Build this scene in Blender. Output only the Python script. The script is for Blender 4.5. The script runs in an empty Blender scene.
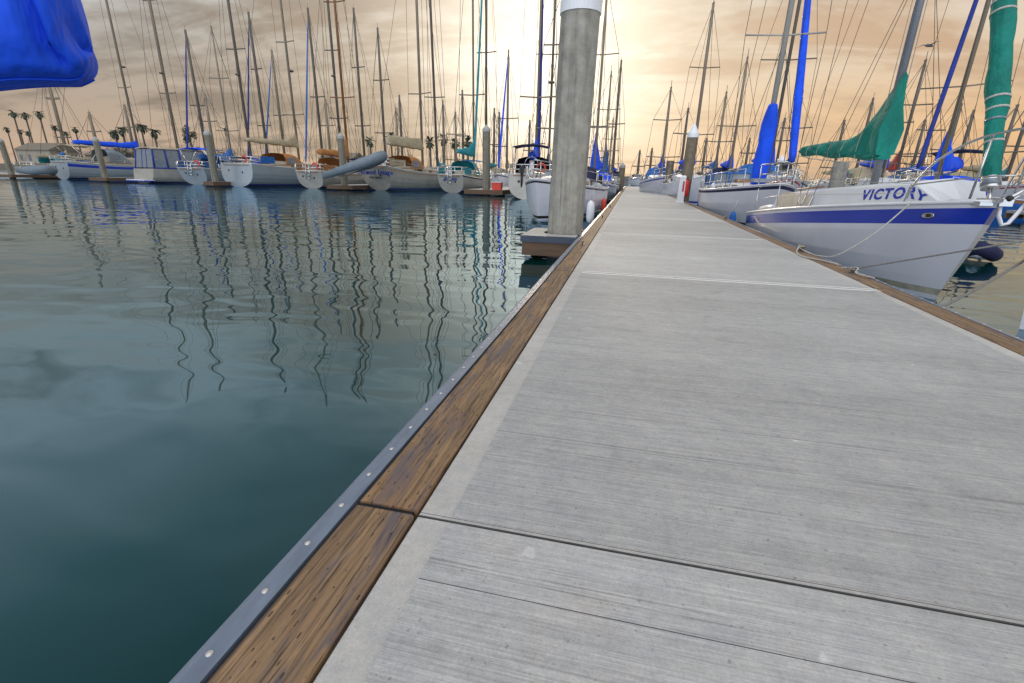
import bpy, bmesh, math, random
from mathutils import Vector, Matrix
R = random.Random(7)
PI = math.pi
sc = bpy.context.scene
COL = sc.collection
WATER = -1.45          # camera height is the origin, dock surface is z=-1

# ------------------------------------------------------------------ camera
F = 480.0
VX, VY, SL = 631.5, 179.0, 0.0214
Yw = Vector((VX-512, 341.5-VY, -F)).normalized()
Zw = Vector((1, -SL, 0)).cross(Yw).normalized()
if Zw.y < 0: Zw = -Zw
Xw = Yw.cross(Zw)
def ray(x, y):
    c = Vector((x-512, 341.5-y, -F)); return Vector((c.dot(Xw), c.dot(Yw), c.dot(Zw)))
def atz(x, y, z): r = ray(x, y); return r*(z/r.z)
def atY(x, y, Y): r = ray(x, y); return r*(Y/r.y)
def atX(x, y, X): r = ray(x, y); return r*(X/r.x)
def proj(p):
    c = Xw*p[0]+Yw*p[1]+Zw*p[2]
    return (512+F*c.x/-c.z, 341.5-F*c.y/-c.z)
cam = bpy.data.cameras.new('camera'); co = bpy.data.objects.new('camera', cam); COL.objects.link(co)
cam.sensor_width = 36; cam.lens = F/1024*36; cam.clip_end = 6000; cam.clip_start = 0.05
Mr = Matrix((Xw, Yw, Zw))          # rows: world axes in camera coordinates -> maps camera vectors to world
co.matrix_world = Mr.to_4x4()
sc.camera = co

# ------------------------------------------------------------------ materials
def srgb(r, g, b):
    f = lambda c: (c/255/12.92) if c/255 <= .04045 else ((c/255+.055)/1.055)**2.4
    return (f(r), f(g), f(b))
class NT:
    def __init__(s, nt): s.nt = nt
    def n(s, t, **k):
        nd = s.nt.nodes.new('ShaderNode'+t)
        for a, v in k.items():
            if a == 'ins':
                for i, x in v.items():
                    if isinstance(x, bpy.types.NodeSocket): s.nt.links.new(x, nd.inputs[i])
                    else: nd.inputs[i].default_value = x
            else: setattr(nd, a, v)
        return nd
    def math(s, op, a, b=0.0, c=None, clamp=False):
        nd = s.nt.nodes.new('ShaderNodeMath'); nd.operation = op; nd.use_clamp = clamp
        for i, x in enumerate((a, b) if c is None else (a, b, c)):
            if isinstance(x, bpy.types.NodeSocket): s.nt.links.new(x, nd.inputs[i])
            else: nd.inputs[i].default_value = x
        return nd.outputs[0]
    def mix(s, f, a, b, mode='MIX'):
        nd = s.nt.nodes.new('ShaderNodeMix'); nd.data_type = 'RGBA'; nd.blend_type = mode
        for i, x in ((0, f), (6, a), (7, b)):
            if isinstance(x, bpy.types.NodeSocket): s.nt.links.new(x, nd.inputs[i])
            else: nd.inputs[i].default_value = (tuple(x)+(1,))[:4] if i else x
        return nd.outputs[2]
    def rng(s, v, a, b, c=0, d=1, smooth=False):
        nd = s.nt.nodes.new('ShaderNodeMapRange'); nd.interpolation_type = 'SMOOTHSTEP' if smooth else 'LINEAR'
        s.nt.links.new(v, nd.inputs[0])
        for i, x in enumerate((a, b, c, d)): nd.inputs[i+1].default_value = x
        return nd.outputs[0]
    def noise(s, vec, scale, detail=3, rough=.5, sc3=None, dist=0):
        if sc3:
            m = s.nt.nodes.new('ShaderNodeMapping'); m.inputs['Scale'].default_value = sc3
            s.nt.links.new(vec, m.inputs[0]); vec = m.outputs[0]
        nd = s.nt.nodes.new('ShaderNodeTexNoise'); s.nt.links.new(vec, nd.inputs['Vector'])
        nd.inputs['Scale'].default_value = scale; nd.inputs['Detail'].default_value = detail
        nd.inputs['Roughness'].default_value = rough; nd.inputs['Distortion'].default_value = dist
        return nd.outputs[0]
def newmat(name):
    m = bpy.data.materials.new(name); m.use_nodes = True; nt = m.node_tree
    return m, NT(nt), nt.nodes['Principled BSDF']
def mat(name, c, rough=.5, metal=0, var=.12, vs=3.0, bump=0, bs=40, coat=0, sub=0, sc3=None):
    m, T, b = newmat(name)
    g = T.n('TexCoord').outputs['Object']
    n = T.noise(g, vs, 4, .6, sc3)
    k = T.rng(n, .25, .75, 1-var, 1+var*.6)
    col = T.mix(1.0, tuple(c), (1, 1, 1), 'MULTIPLY')
    vm = T.n('VectorMath', operation='SCALE'); T.nt.links.new(col, vm.inputs[0]); T.nt.links.new(k, vm.inputs[3])
    T.nt.links.new(vm.outputs[0], b.inputs['Base Color'])
    b.inputs['Roughness'].default_value = rough; b.inputs['Metallic'].default_value = metal
    if coat: b.inputs['Coat Weight'].default_value = coat
    if bump:
        bn = T.n('Bump', ins={'Strength': 1.0, 'Distance': bump})
        T.nt.links.new(T.noise(g, bs, 3, .6, sc3), bn.inputs['Height']); T.nt.links.new(bn.outputs[0], b.inputs['Normal'])
    return m
M = {}
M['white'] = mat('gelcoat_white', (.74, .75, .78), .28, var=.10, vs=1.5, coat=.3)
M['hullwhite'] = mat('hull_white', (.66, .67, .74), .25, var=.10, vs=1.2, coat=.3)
M['hullgrey'] = mat('hull_grey', (.27, .32, .36), .3, var=.1, vs=1.2, coat=.3)
M['hullcream'] = mat('hull_cream', (.66, .62, .52), .3, var=.14, vs=1.5)
M['cream'] = mat('deck_cream', (.45, .39, .29), .5, var=.15)
M['deck'] = mat('deck_nonskid', (.66, .66, .64), .65, var=.12, vs=8)
M['navy'] = mat('navy_paint', (.008, .035, .40), .25, var=.12, coat=.3)
M['darknavy'] = mat('dark_navy_canvas', (.010, .014, .06), .8, var=.3)
M['black'] = mat('black_rubber', (.012, .012, .014), .5)
M['antifoul'] = mat('antifouling_dark', (.015, .03, .05), .7)
M['blue'] = mat('blue_canvas', (.001, .085, .86), .8, var=.35, vs=3, bump=.05, bs=6, sc3=(1, 1, .45))
M['blue2'] = mat('mid_blue_canvas', (.012, .13, .46), .75, var=.3, vs=5, bump=.015, bs=9)
M['green'] = mat('green_canvas', (.0, .21, .165), .8, var=.35, vs=4, bump=.06, bs=7, sc3=(1, 1, .45))
M['teal'] = mat('teal_canvas', (.01, .26, .32), .75, var=.25)
M['beige'] = mat('beige_canvas', (.42, .36, .24), .85, var=.25, bump=.01)
M['tan'] = mat('tan_canvas', (.40, .17, .05), .85, var=.3)
M['redc'] = mat('red_canvas', (.40, .05, .05), .8, var=.2)
M['alu'] = mat('mast_aluminium', (.24, .20, .15), .5, .15, var=.2, sc3=(1, 1, .2))
M['alud'] = mat('mast_grey_aluminium', (.13, .115, .10), .5, .15, var=.2, sc3=(1, 1, .2))
M['woodmast'] = mat('mast_varnished_wood', (.22, .09, .03), .4, var=.3, sc3=(6, 6, .5))
M['steel'] = mat('stainless_steel', (.62, .62, .62), .22, .95, var=.1)
M['wire'] = mat('rigging_wire', (.10, .09, .08), .5, .6, var=.1)
M['rope'] = mat('rope_white', (.50, .48, .44), .9, var=.3, vs=30, bump=.004, bs=120)
M['roped'] = mat('rope_grey', (.20, .19, .18), .9, var=.3, vs=30)
M['glass'] = mat('dark_window', (.02, .03, .04), .08, var=.1, coat=.5)
M['vinyl'] = mat('clear_vinyl_window', (.20, .24, .28), .12, var=.25, coat=.4)
M['teak'] = mat('teak_trim', (.30, .15, .06), .5, var=.3, sc3=(6, 1, 6))
M['red'] = mat('red_paint', (.55, .015, .015), .4, var=.1)
M['redplastic'] = mat('red_plastic', (.65, .06, .03), .45, var=.1)
M['rubber'] = mat('inflatable_grey', (.16, .20, .24), .6, var=.2)
M['palmtrunk'] = mat('palm_trunk', (.12, .095, .08), .9, var=.3, sc3=(1, 1, 8))
M['palm'] = mat('palm_frond', (.055, .08, .045), .6, var=.5, vs=1)
M['leaf'] = mat('shrub_leaf', (.05, .085, .035), .7, var=.5, vs=.7)
M['stucco'] = mat('stucco_beige', (.34, .30, .24), .9, var=.2, vs=.5)
M['roof'] = mat('roof_tile', (.20, .17, .13), .9, var=.3)
M['rock'] = mat('breakwater_rock', (.11, .11, .115), .9, var=.5, vs=.6)
M['landm'] = mat('shore_earth', (.10, .095, .07), .95, var=.4, vs=.05)
M['cap'] = mat('pile_cap_white', (.78, .80, .84), .35, var=.06)
M['victorymast'] = mat('mast_anodised_blue_grey', (.24, .26, .30), .35, .3, var=.2, sc3=(1, 1, .2))
M['lightmast'] = mat('mast_lit_aluminium', (.42, .40, .37), .45, .2, var=.15, sc3=(1, 1, .2))
M['curtain'] = mat('curtained_window', (.52, .47, .38), .25, var=.25, coat=.3)
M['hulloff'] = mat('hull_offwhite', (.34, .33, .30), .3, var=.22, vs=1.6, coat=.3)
M['furlnavy'] = mat('navy_sail_cover', (.012, .035, .26), .8, var=.25)
M['rubdark'] = mat('rub_strip_dark', (.05, .065, .10), .4, var=.2)
M['scum'] = mat('scum_line', (.40, .37, .29), .6, var=.4, vs=4)
M['capgrey'] = mat('pile_cap_weathered', (.38, .38, .37), .7, var=.25)
M['oldtimber'] = mat('old_pier_timber', (.13, .08, .05), .85, var=.4, sc3=(.5, 5, 5))
M['plaque'] = mat('yellow_decal', (.55, .35, .05), .5)
M['feather'] = mat('gull_feathers', (.12, .12, .13), .8)

# concrete deck with broom finish
def concrete(name, broom, base=(.425, .428, .43)):
    m, T, b = newmat(name); g = T.n('TexCoord').outputs['Object']
    big = T.noise(g, .8, 4, .6); med = T.noise(g, 9, 5, .65); fine = T.noise(g, 160, 2, .6)
    l1 = T.noise(g, 1, 3, .7, (2.2, 75, 1)); l2 = T.noise(g, 1, 4, .8, (3.0, 210, 1)); l3 = T.noise(g, 1, 2, .5, (.35, 14, 1))
    v = T.rng(big, .3, .7, .90, 1.07)
    v = T.math('MULTIPLY', v, T.math('MULTIPLY', T.rng(med, .3, .7, .91, 1.07), T.rng(T.noise(g, 38, 4, .7), .32, .68, .92, 1.08)))
    v = T.math('MULTIPLY', v, T.rng(fine, .3, .7, .89, 1.10))
    pits = T.rng(T.noise(g, 60, 2, .5), .68, .74, 1, .68)
    st1 = T.rng(T.noise(g, 2.3, 5, .7, None, 1.2), .60, .72, 1, .86); v = T.math('MULTIPLY', v, st1)
    drop = T.rng(T.noise(g, 7, 2, .5), .735, .76, 1, 1.30); v = T.math('MULTIPLY', v, drop)
    v = T.math('MULTIPLY', v, pits)
    bump = T.math('MULTIPLY', fine, .15)
    if broom:
        v = T.math('MULTIPLY', v, T.rng(l1, .3, .72, 1.05, .91))
        v = T.math('MULTIPLY', v, T.rng(l2, .38, .62, 1.10, .80))
        v = T.math('MULTIPLY', v, T.rng(l3, .62, .72, 1.0, .90))
        # occasional deeper dark grooves
        gr = T.noise(g, 1, 1, .5, (.25, 42, 1)); brk = T.noise(g, 1, 2, .5, (2.5, 6, 1))
        deep = T.math('MULTIPLY', T.rng(gr, .66, .72), T.rng(brk, .40, .55))
        v = T.math('MULTIPLY', v, T.rng(deep, 0, 1, 1, .72))
        bump = T.math('ADD', bump, T.math('MULTIPLY', T.math('ADD', l1, l2), .6))
    oi = T.n('ObjectInfo').outputs['Random']; v = T.math('MULTIPLY', v, T.rng(oi, 0, 1, .93, 1.06))
    band = T.noise(g, 1, 3, .6, (.12, 1.7, 1)); v = T.math('MULTIPLY', v, T.rng(band, .32, .68, .90, 1.08))
    rust = T.rng(T.noise(g, 1.7, 3, .5), .66, .8)
    c0 = T.mix(T.rng(med, .3, .7), base, tuple(x*y for x, y in zip(base, (1.03, 1.0, .95))))
    c0 = T.mix(T.math('MULTIPLY', rust, .35), c0, (.40, .33, .27))
    vm = T.n('VectorMath', operation='SCALE'); T.nt.links.new(c0, vm.inputs[0]); T.nt.links.new(v, vm.inputs[3])
    T.nt.links.new(vm.outputs[0], b.inputs['Base Color'])
    b.inputs['Roughness'].default_value = .72
    bn = T.n('Bump', ins={'Strength': .8, 'Distance': .003}); T.nt.links.new(bump, bn.inputs['Height'])
    T.nt.links.new(bn.outputs[0], b.inputs['Normal'])
    return m
M['broom'] = concrete('concrete_broomed', True)
M['smooth'] = concrete('concrete_smooth', False, (.45, .44, .425))
M['groove'] = mat('joint_filler_dark', (.08, .08, .08), .9, var=.3, vs=30)
M['lightjoint'] = mat('joint_edge_light', (.72, .71, .69), .8, var=.15, vs=20)

def waler_mat():
    m, T, b = newmat('treated_timber'); g = T.n('TexCoord').outputs['Object']
    oi = T.n('ObjectInfo').outputs['Random']
    off = T.n('CombineXYZ', ins={0: 0.0}); T.nt.links.new(T.math('MULTIPLY', oi, 37.0), off.inputs[1])
    va = T.n('VectorMath', operation='ADD'); T.nt.links.new(g, va.inputs[0]); T.nt.links.new(off.outputs[0], va.inputs[1]); p = va.outputs[0]
    grain = T.noise(p, 1, 6, .7, (38, 1.6, 30), .8); grain2 = T.noise(p, 1, 4, .7, (130, 4.0, 80), .3)
    patch = T.noise(p, 1, 4, .65, (16, 2.2, 8), .5); big = T.noise(p, 2.5, 3, .5)
    c = T.mix(T.rng(grain, .3, .7), (.082, .050, .029), (.385, .238, .122))
    c = T.mix(T.rng(patch, .52, .62), c, (.135, .105, .105))
    c = T.mix(T.rng(big, .5, .75, 0, .45), c, (.30, .16, .07))
    c = T.mix(T.rng(grain2, .53, .66, 0, .9), c, (.035, .022, .015))
    # cracks: a few long dark lines
    ck = T.noise(p, 1, 2, .4, (60, .9, 1), .2)
    c = T.mix(T.rng(ck, .70, .74, 0, .9), c, (.015, .01, .008))
    # incised dashes of pressure treated lumber
    s = T.n('SeparateXYZ'); T.nt.links.new(p, s.inputs[0]); x, y = s.outputs[0], s.outputs[1]
    u = T.math('MULTIPLY', x, 40.0); row = T.math('FLOOR', u)
    fu = T.math('ABSOLUTE', T.math('SUBTRACT', T.math('FRACT', u), .5))
    v = T.math('ADD', T.math('MULTIPLY', y, 15.0), T.math('MULTIPLY', row, .37)); fv = T.math('FRACT', v)
    d = T.math('MULTIPLY', T.math('LESS_THAN', fu, .085), T.math('LESS_THAN', fv, .24))
    d = T.math('MULTIPLY', d, T.rng(T.noise(p, 23, 2, .5), .50, .58))
    edge = T.rng(T.math('ADD', x, T.math('MULTIPLY', T.noise(p, 1, 3, .6, (20, 5, 1)), .03)), -.738, -.730, .8, 0)
    c = T.mix(edge, c, (.03, .02, .015))
    c = T.mix(T.math('MULTIPLY', d, .85), c, (.02, .012, .01))
    T.nt.links.new(c, b.inputs['Base Color']); b.inputs['Roughness'].default_value = .7
    bn = T.n('Bump', ins={'Strength': 1, 'Distance': .004})
    h = T.math('SUBTRACT', T.math('ADD', grain, T.math('MULTIPLY', grain2, -.8)), d); T.nt.links.new(h, bn.inputs['Height'])
    T.nt.links.new(bn.outputs[0], b.inputs['Normal'])
    return m
M['timber'] = waler_mat()
M['rub'] = mat('rub_strip_vinyl', (.175, .21, .27), .33, .0, var=.25, vs=6, bump=.001, bs=60, sc3=(4, 1, 4))
M['bolt'] = mat('galvanised_bolt', (.62, .60, .58), .5, .6, var=.1)
def pile_mat(name, base, bands=True):
    m, T, b = newmat(name); g = T.n('TexCoord').outputs['Object']
    st = T.noise(g, 1, 4, .6, (7, 7, .35)); med = T.noise(g, 5, 5, .65); fine = T.noise(g, 70, 3, .6)
    s = T.n('SeparateXYZ'); T.nt.links.new(g, s.inputs[0]); z = s.outputs[2]
    v = T.math('MULTIPLY', T.rng(med, .3, .7, .70, 1.18), T.rng(fine, .3, .7, .92, 1.06))
    v = T.math('MULTIPLY', v, T.rng(st, .48, .64, 1.0, .70))
    c = T.mix(T.rng(T.noise(g, 3, 4, .6), .35, .65), base, tuple(x*y for x, y in zip(base, (1.03, 1, .93))))
    if bands:
        # dirt and algae staining near the water, wear marks with their own shape
        low = T.math('ADD', z, T.math('MULTIPLY', med, 1.1))
        c = T.mix(T.rng(low, 1.1, .2, 0, .55), c, (.10, .085, .05))
        sk = T.noise(g, 1, 3, .6, (13, 13, .5))
        c = T.mix(T.math('MULTIPLY', T.rng(sk, .58, .68, 0, .8), T.rng(z, 1.9, .9)), c, (.05, .045, .04))
    vm = T.n('VectorMath', operation='SCALE'); T.nt.links.new(c, vm.inputs[0]); T.nt.links.new(v, vm.inputs[3])
    T.nt.links.new(vm.outputs[0], b.inputs['Base Color']); b.inputs['Roughness'].default_value = .8
    bn = T.n('Bump', ins={'Strength': .7, 'Distance': .01}); T.nt.links.new(T.math('ADD', med, fine), bn.inputs['Height'])
    T.nt.links.new(bn.outputs[0], b.inputs['Normal'])
    return m
M['pile'] = pile_mat('pile_concrete', (.36, .35, .315))
M['pileold'] = pile_mat('pile_old_concrete', (.21, .20, .165))
M['pilewood'] = pile_mat('pile_weathered', (.20, .17, .125))
def water_mat():
    m, T, b = newmat('harbour_water'); g = T.n('TexCoord').outputs['Object']
    c = T.mix(T.rng(T.noise(g, .12, 2, .5), .3, .7), (.001, .025, .024), (.002, .032, .030))
    T.nt.links.new(c, b.inputs['Base Color']); b.inputs['Roughness'].default_value = .6; b.inputs['Specular IOR Level'].default_value = 0
    w1 = T.noise(g, 1, 1, .35, (.85, 1.6, 1), .5)          # smooth wavelets
    w2 = T.noise(g, 1, 2, .5, (.28, .55, 1), .3)          # slow undulation
    w3 = T.noise(g, 1, 3, .55, (5.0, 9.0, 1), .2)         # ripples, in wind patches
    s = T.n('SeparateXYZ'); T.nt.links.new(g, s.inputs[0])
    patch = T.rng(T.noise(g, .16, 3, .55), .42, .62)
    far = T.rng(s.outputs[1], 12, 38)
    k = T.math('MULTIPLY', T.math('ADD', .15, T.math('MULTIPLY', patch, .85)), far)
    h = T.math('ADD', T.math('MULTIPLY', w1, .019), T.math('MULTIPLY', w2, .030))
    h = T.math('ADD', h, T.math('MULTIPLY', T.math('MULTIPLY', w3, .0036), k))
    bn = T.n('Bump', ins={'Strength': 1, 'Distance': 1.0}); T.nt.links.new(h, bn.inputs['Height'])
    gl = T.n('BsdfGlossy', ins={'Color': (.73, .92, 1.08, 1), 'Roughness': .012}); fr = T.n('Fresnel', ins={'IOR': 2.5})
    T.nt.links.new(bn.outputs[0], gl.inputs['Normal']); T.nt.links.new(bn.outputs[0], fr.inputs['Normal'])
    mx = T.n('MixShader'); T.nt.links.new(fr.outputs[0], mx.inputs[0]); T.nt.links.new(b.outputs[0], mx.inputs[1]); T.nt.links.new(gl.outputs[0], mx.inputs[2])
    T.nt.links.new(mx.outputs[0], T.nt.nodes['Material Output'].inputs['Surface'])
    T.nt.links.new(bn.outputs[0], b.inputs['Normal'])
    return m
M['water'] = water_mat()

# ------------------------------------------------------------------ mesh helpers
class MB:
    def __init__(s): s.v = []; s.f = []; s.mi = []; s.ms = []; s.sm = []
    def m(s, name):
        if name not in s.ms: s.ms.append(name)
        return s.ms.index(name)
    def add(s, vs, fs, mname, smooth=False):
        o = len(s.v); k = s.m(mname); s.v += [tuple(v) for v in vs]
        for f in fs: s.f.append(tuple(i+o for i in f)); s.mi.append(k); s.sm.append(smooth)
    def box(s, x0, x1, y0, y1, z0, z1, m):
        s.add([(x, y, z) for x in (x0, x1) for y in (y0, y1) for z in (z0, z1)],
              [(0, 1, 3, 2), (4, 6, 7, 5), (0, 4, 5, 1), (2, 3, 7, 6), (0, 2, 6, 4), (1, 5, 7, 3)], m)
    def tube(s, pts, r, m, n=8, caps=True, ry=None):
        pts = [Vector(p) for p in pts]; rs = r if isinstance(r, (list, tuple)) else [r]*len(pts)
        vs = []; fs = []; up = Vector((0, 0, 1))
        for i, p in enumerate(pts):
            t = (pts[min(i+1, len(pts)-1)]-pts[max(i-1, 0)]).normalized()
            a = t.cross(up if abs(t.z) < .95 else Vector((1, 0, 0))).normalized(); b = a.cross(t).normalized()
            for k in range(n):
                an = 2*PI*k/n; vs.append(p+a*math.cos(an)*rs[i]+b*math.sin(an)*(rs[i] if ry is None else rs[i]*ry))
        for i in range(len(pts)-1):
            for k in range(n):
                fs.append((i*n+k, i*n+(k+1) % n, (i+1)*n+(k+1) % n, (i+1)*n+k))
        s.add(vs, fs, m, True)
        if caps:
            o = len(s.v)-len(vs); k = s.m(m)
            s.f.append(tuple(range(o+n-1, o-1, -1))); s.mi.append(k); s.sm.append(False)
            s.f.append(tuple(range(o+(len(pts)-1)*n, o+len(pts)*n))); s.mi.append(k); s.sm.append(False)
    def loft(s, rings, m, closed=True, caps=True, smooth=True):
        n = len(rings[0]); vs = [p for r in rings for p in r]; fs = []
        for i in range(len(rings)-1):
            for k in range(n if closed else n-1):
                fs.append((i*n+k, i*n+(k+1) % n, (i+1)*n+(k+1) % n, (i+1)*n+k))
        s.add(vs, fs, m, smooth)
        if caps:
            o = len(s.v)-len(vs); q = s.m(m)
            s.f.append(tuple(range(o+n-1, o-1, -1))); s.mi.append(q); s.sm.append(False)
            s.f.append(tuple(range(o+(len(rings)-1)*n, o+len(rings)*n))); s.mi.append(q); s.sm.append(False)
    def ball(s, c, r, m, nx=10, ny=7, sc3=(1, 1, 1)):
        rings = []
        for j in range(ny+1):
            a = PI*j/ny-PI/2; rr = max(math.cos(a), .02)*r
            rings.append([(c[0]+rr*math.cos(2*PI*k/nx)*sc3[0], c[1]+rr*math.sin(2*PI*k/nx)*sc3[1], c[2]+math.sin(a)*r*sc3[2]) for k in range(nx)])
        s.loft(rings, m)
    def build(s, name, parent=None, mod=None):
        me = bpy.data.meshes.new(name); me.from_pydata(s.v, [], s.f)
        for n in s.ms: me.materials.append(M[n])
        me.polygons.foreach_set('material_index', s.mi); me.polygons.foreach_set('use_smooth', s.sm)
        bm = bmesh.new(); bm.from_mesh(me); bmesh.ops.recalc_face_normals(bm, faces=bm.faces); bm.to_mesh(me); bm.free()
        o = bpy.data.objects.new(name, me); COL.objects.link(o)
        if parent: o.parent = parent
        return o
def tag(o, label=None, cat=None, group=None, kind=None):
    for k, v in (('label', label), ('category', cat), ('group', group), ('kind', kind)):
        if v: o[k] = v
    return o
def thing(name, label, cat, loc, rot=0, group=None):
    o = bpy.data.objects.new(name, None); COL.objects.link(o); o.location = loc; o.rotation_euler = (0, 0, rot)
    o.empty_display_size = .2
    return tag(o, label, cat, group)
def text(s, name, size, mname, parent, Mx, ext=.003, xs=1.0, bold=0.0, shear=0):
    cu = bpy.data.curves.new(name, 'FONT'); cu.body = s; cu.size = size; cu.extrude = ext; cu.offset = bold; cu.shear = shear
    cu.align_x = 'CENTER'; cu.align_y = 'CENTER'; cu.space_character = 1.05
    o = bpy.data.objects.new(name, cu); COL.objects.link(o)
    dg = bpy.context.evaluated_depsgraph_get(); dg.update()
    me = bpy.data.meshes.new_from_object(o.evaluated_get(dg)); bpy.data.objects.remove(o)
    me.transform(Matrix.Diagonal((xs, 1, 1, 1))); me.transform(Mx); me.materials.clear(); me.materials.append(M[mname])
    t = bpy.data.objects.new(name, me); COL.objects.link(t); t.parent = parent
    return t

# ------------------------------------------------------------------ world and sun
S_EL, S_AZ = math.radians(14), math.atan2(-.085, .99)
Sd = Vector((math.sin(S_AZ)*math.cos(S_EL), math.cos(S_AZ)*math.cos(S_EL), math.sin(S_EL)))
w = bpy.data.worlds.new('World'); sc.world = w; w.use_nodes = True
T = NT(w.node_tree); T.nt.nodes.clear()
sky = T.n('TexSky', sky_type='NISHITA'); sky.sun_disc = False; sky.sun_elevation = S_EL; sky.sun_rotation = S_AZ
sky.dust_density = 2.5
g = T.n('TexCoord').outputs['Generated']
s_ = T.n('SeparateXYZ'); T.nt.links.new(g, s_.inputs[0]); dx, dy, dz = s_.outputs
zc = T.math('MAXIMUM', dz, 0.0)
dot = T.n('VectorMath', operation='DOT_PRODUCT'); T.nt.links.new(g, dot.inputs[0]); dot.inputs[1].default_value = Vector((-.17, .955, .235)).normalized()
cs = T.math('MAXIMUM', dot.outputs['Value'], 0.0)
# cloud plane projection
den = T.math('ADD', zc, .20)
cx, cy = T.math('DIVIDE', dx, den), T.math('DIVIDE', dy, den)
P = T.n('CombineXYZ'); T.nt.links.new(cx, P.inputs[0]); T.nt.links.new(cy, P.inputs[1]); P = P.outputs[0]
rotm = T.n('Mapping', ins={'Rotation': (0, 0, .35), 'Scale': (.62, 1.9, 1)}); T.nt.links.new(P, rotm.inputs[0]); Pr = rotm.outputs[0]
c1 = T.noise(Pr, .62, 5, .52, (1.2, .8, 1), .5); c2 = T.noise(Pr, 2.2, 6, .6, (1.1, .9, 1), .8); c3 = T.noise(P, 9, 4, .6, (1, 1, 1), .3)
cl = T.math('ADD', T.math('MULTIPLY', c1, .62), T.math('ADD', T.math('MULTIPLY', c2, .28), T.math('MULTIPLY', c3, .10)))
right = T.rng(dx, -.75, .55, 0, 1, True)          # azimuth: dull grey to the west, warm towards the right
ramp = T.n('ValToRGB'); T.nt.links.new(zc, ramp.inputs[0]); e = ramp.color_ramp.elements
def setramp(rp, stops):
    e = rp.color_ramp.elements
    while len(e) > 2: e.remove(e[-1])
    for i, (p, c) in enumerate(stops):
        el = e[i] if i < 2 else e.new(p)
        el.position = p; el.color = tuple(c)+(1,)
setramp(ramp, [(0, srgb(222, 188, 160)), (.06, srgb(196, 172, 150)), (.15, srgb(180, 170, 158)), (.19, srgb(196, 192, 186)), (.23, srgb(208, 212, 210)), (.36, srgb(212, 224, 228)), (.55, srgb(118, 142, 148)), (.78, srgb(44, 64, 68))])
ramp2 = T.n('ValToRGB'); T.nt.links.new(zc, ramp2.inputs[0])
setramp(ramp2, [(0, srgb(243, 190, 132)), (.10, srgb(240, 194, 142)), (.18, srgb(232, 212, 186)), (.30, srgb(226, 222, 214)), (.42, srgb(205, 212, 214)), (.78, srgb(110, 130, 135))])
base = T.mix(right, ramp.outputs[0], ramp2.outputs[0])
glow = T.math('MULTIPLY', T.math('POWER', cs, 9.0), T.rng(dz, .30, .5, 1, .35)); glow2 = T.math('POWER', cs, 60.0)
lit = T.mix(T.math('MULTIPLY', glow, .6), base, (1.0, .83, .60))
darkc = T.mix(T.rng(dz, .24, .38), T.mix(right, srgb(130, 119, 109), srgb(204, 170, 138)), T.mix(T.rng(dz, .45, .75), srgb(140, 162, 170), srgb(44, 62, 66)))
darkc = T.mix(T.math('MULTIPLY', glow, .6), darkc, (.80, .62, .42))
kk = T.rng(cl, .43, .57, 0, 1, True)
ccol = T.mix(T.math('MULTIPLY', kk, .85), darkc, lit)
streak = T.rng(c2, .56, .70, 0, 1, True)
ccol = T.mix(T.math('MULTIPLY', streak, T.rng(dz, .28, .42, .40, .0)), ccol, T.mix(right, srgb(205, 184, 166), (.80, .62, .47)))
gm = T.math('MULTIPLY', glow2, T.rng(cl, .36, .58, .55, 1.5))
ccol = T.mix(T.math('MULTIPLY', gm, 1.0, clamp=True), ccol, (1.5, 1.36, 1.14))
# out-of-view overhead and rear sky, brightened and cooled as added fill light
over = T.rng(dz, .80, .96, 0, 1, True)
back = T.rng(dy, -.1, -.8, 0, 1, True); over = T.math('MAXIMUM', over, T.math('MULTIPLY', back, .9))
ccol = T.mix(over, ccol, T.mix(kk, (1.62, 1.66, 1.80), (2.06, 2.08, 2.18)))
bg1 = T.n('Background', ins={1: .09}); T.nt.links.new(sky.outputs[0], bg1.inputs[0])
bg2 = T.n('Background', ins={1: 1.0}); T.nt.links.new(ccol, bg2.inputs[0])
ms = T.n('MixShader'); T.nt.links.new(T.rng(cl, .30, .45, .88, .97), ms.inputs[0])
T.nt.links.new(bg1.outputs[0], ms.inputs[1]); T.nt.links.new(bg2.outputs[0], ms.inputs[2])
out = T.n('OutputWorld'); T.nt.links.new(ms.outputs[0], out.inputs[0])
sl = bpy.data.lights.new('sun', 'SUN'); sl.energy = .7; sl.angle = math.radians(11); sl.color = (1, .82, .6)
so = bpy.data.objects.new('sun', sl); COL.objects.link(so); so.rotation_euler = (-Sd).to_track_quat('-Z', 'Y').to_euler()
sc.view_settings.view_transform = 'Standard'; sc.view_settings.look = 'None'; sc.view_settings.exposure = 0; sc.view_settings.gamma = 1

# ------------------------------------------------------------------ water, land
b = MB(); b.add([(-3000, -400, WATER), (3000, -400, WATER), (3000, 4000, WATER), (-3000, 4000, WATER)], [(0, 1, 2, 3)], 'water')
tag(b.build('water'), 'dark teal harbour water with smooth wavelets', None, None, 'structure')
def ridge(name, pts, mname, label, hfun):
    b = MB(); rings = []
    for i, (x, y, wd) in enumerate(pts):
        h = hfun(i); rings.append([(x, y-wd, WATER-1), (x, y-wd*.45, WATER+h*.7), (x, y, WATER+h), (x, y+wd*.5, WATER+h*.8), (x, y+wd, WATER-1)])
    b.loft(rings, mname, closed=False, caps=False)
    return tag(b.build(name), label, None, None, 'structure')
ridge('shore', [(x, 190+R.uniform(-3, 3), 40) for x in range(-520, -100, 12)], 'landm', 'low brown shore behind the marina', lambda i: 2.2+R.uniform(-.3, .5))
# rock breakwater beyond the dock end
ridge('breakwater', [(x, 150+R.uniform(-1, 1), 5) for x in [-60+i*3 for i in range(120)]], 'rock', 'dark rock breakwater behind the far boats', lambda i: 1.9+R.uniform(-.35, .35))

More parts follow.
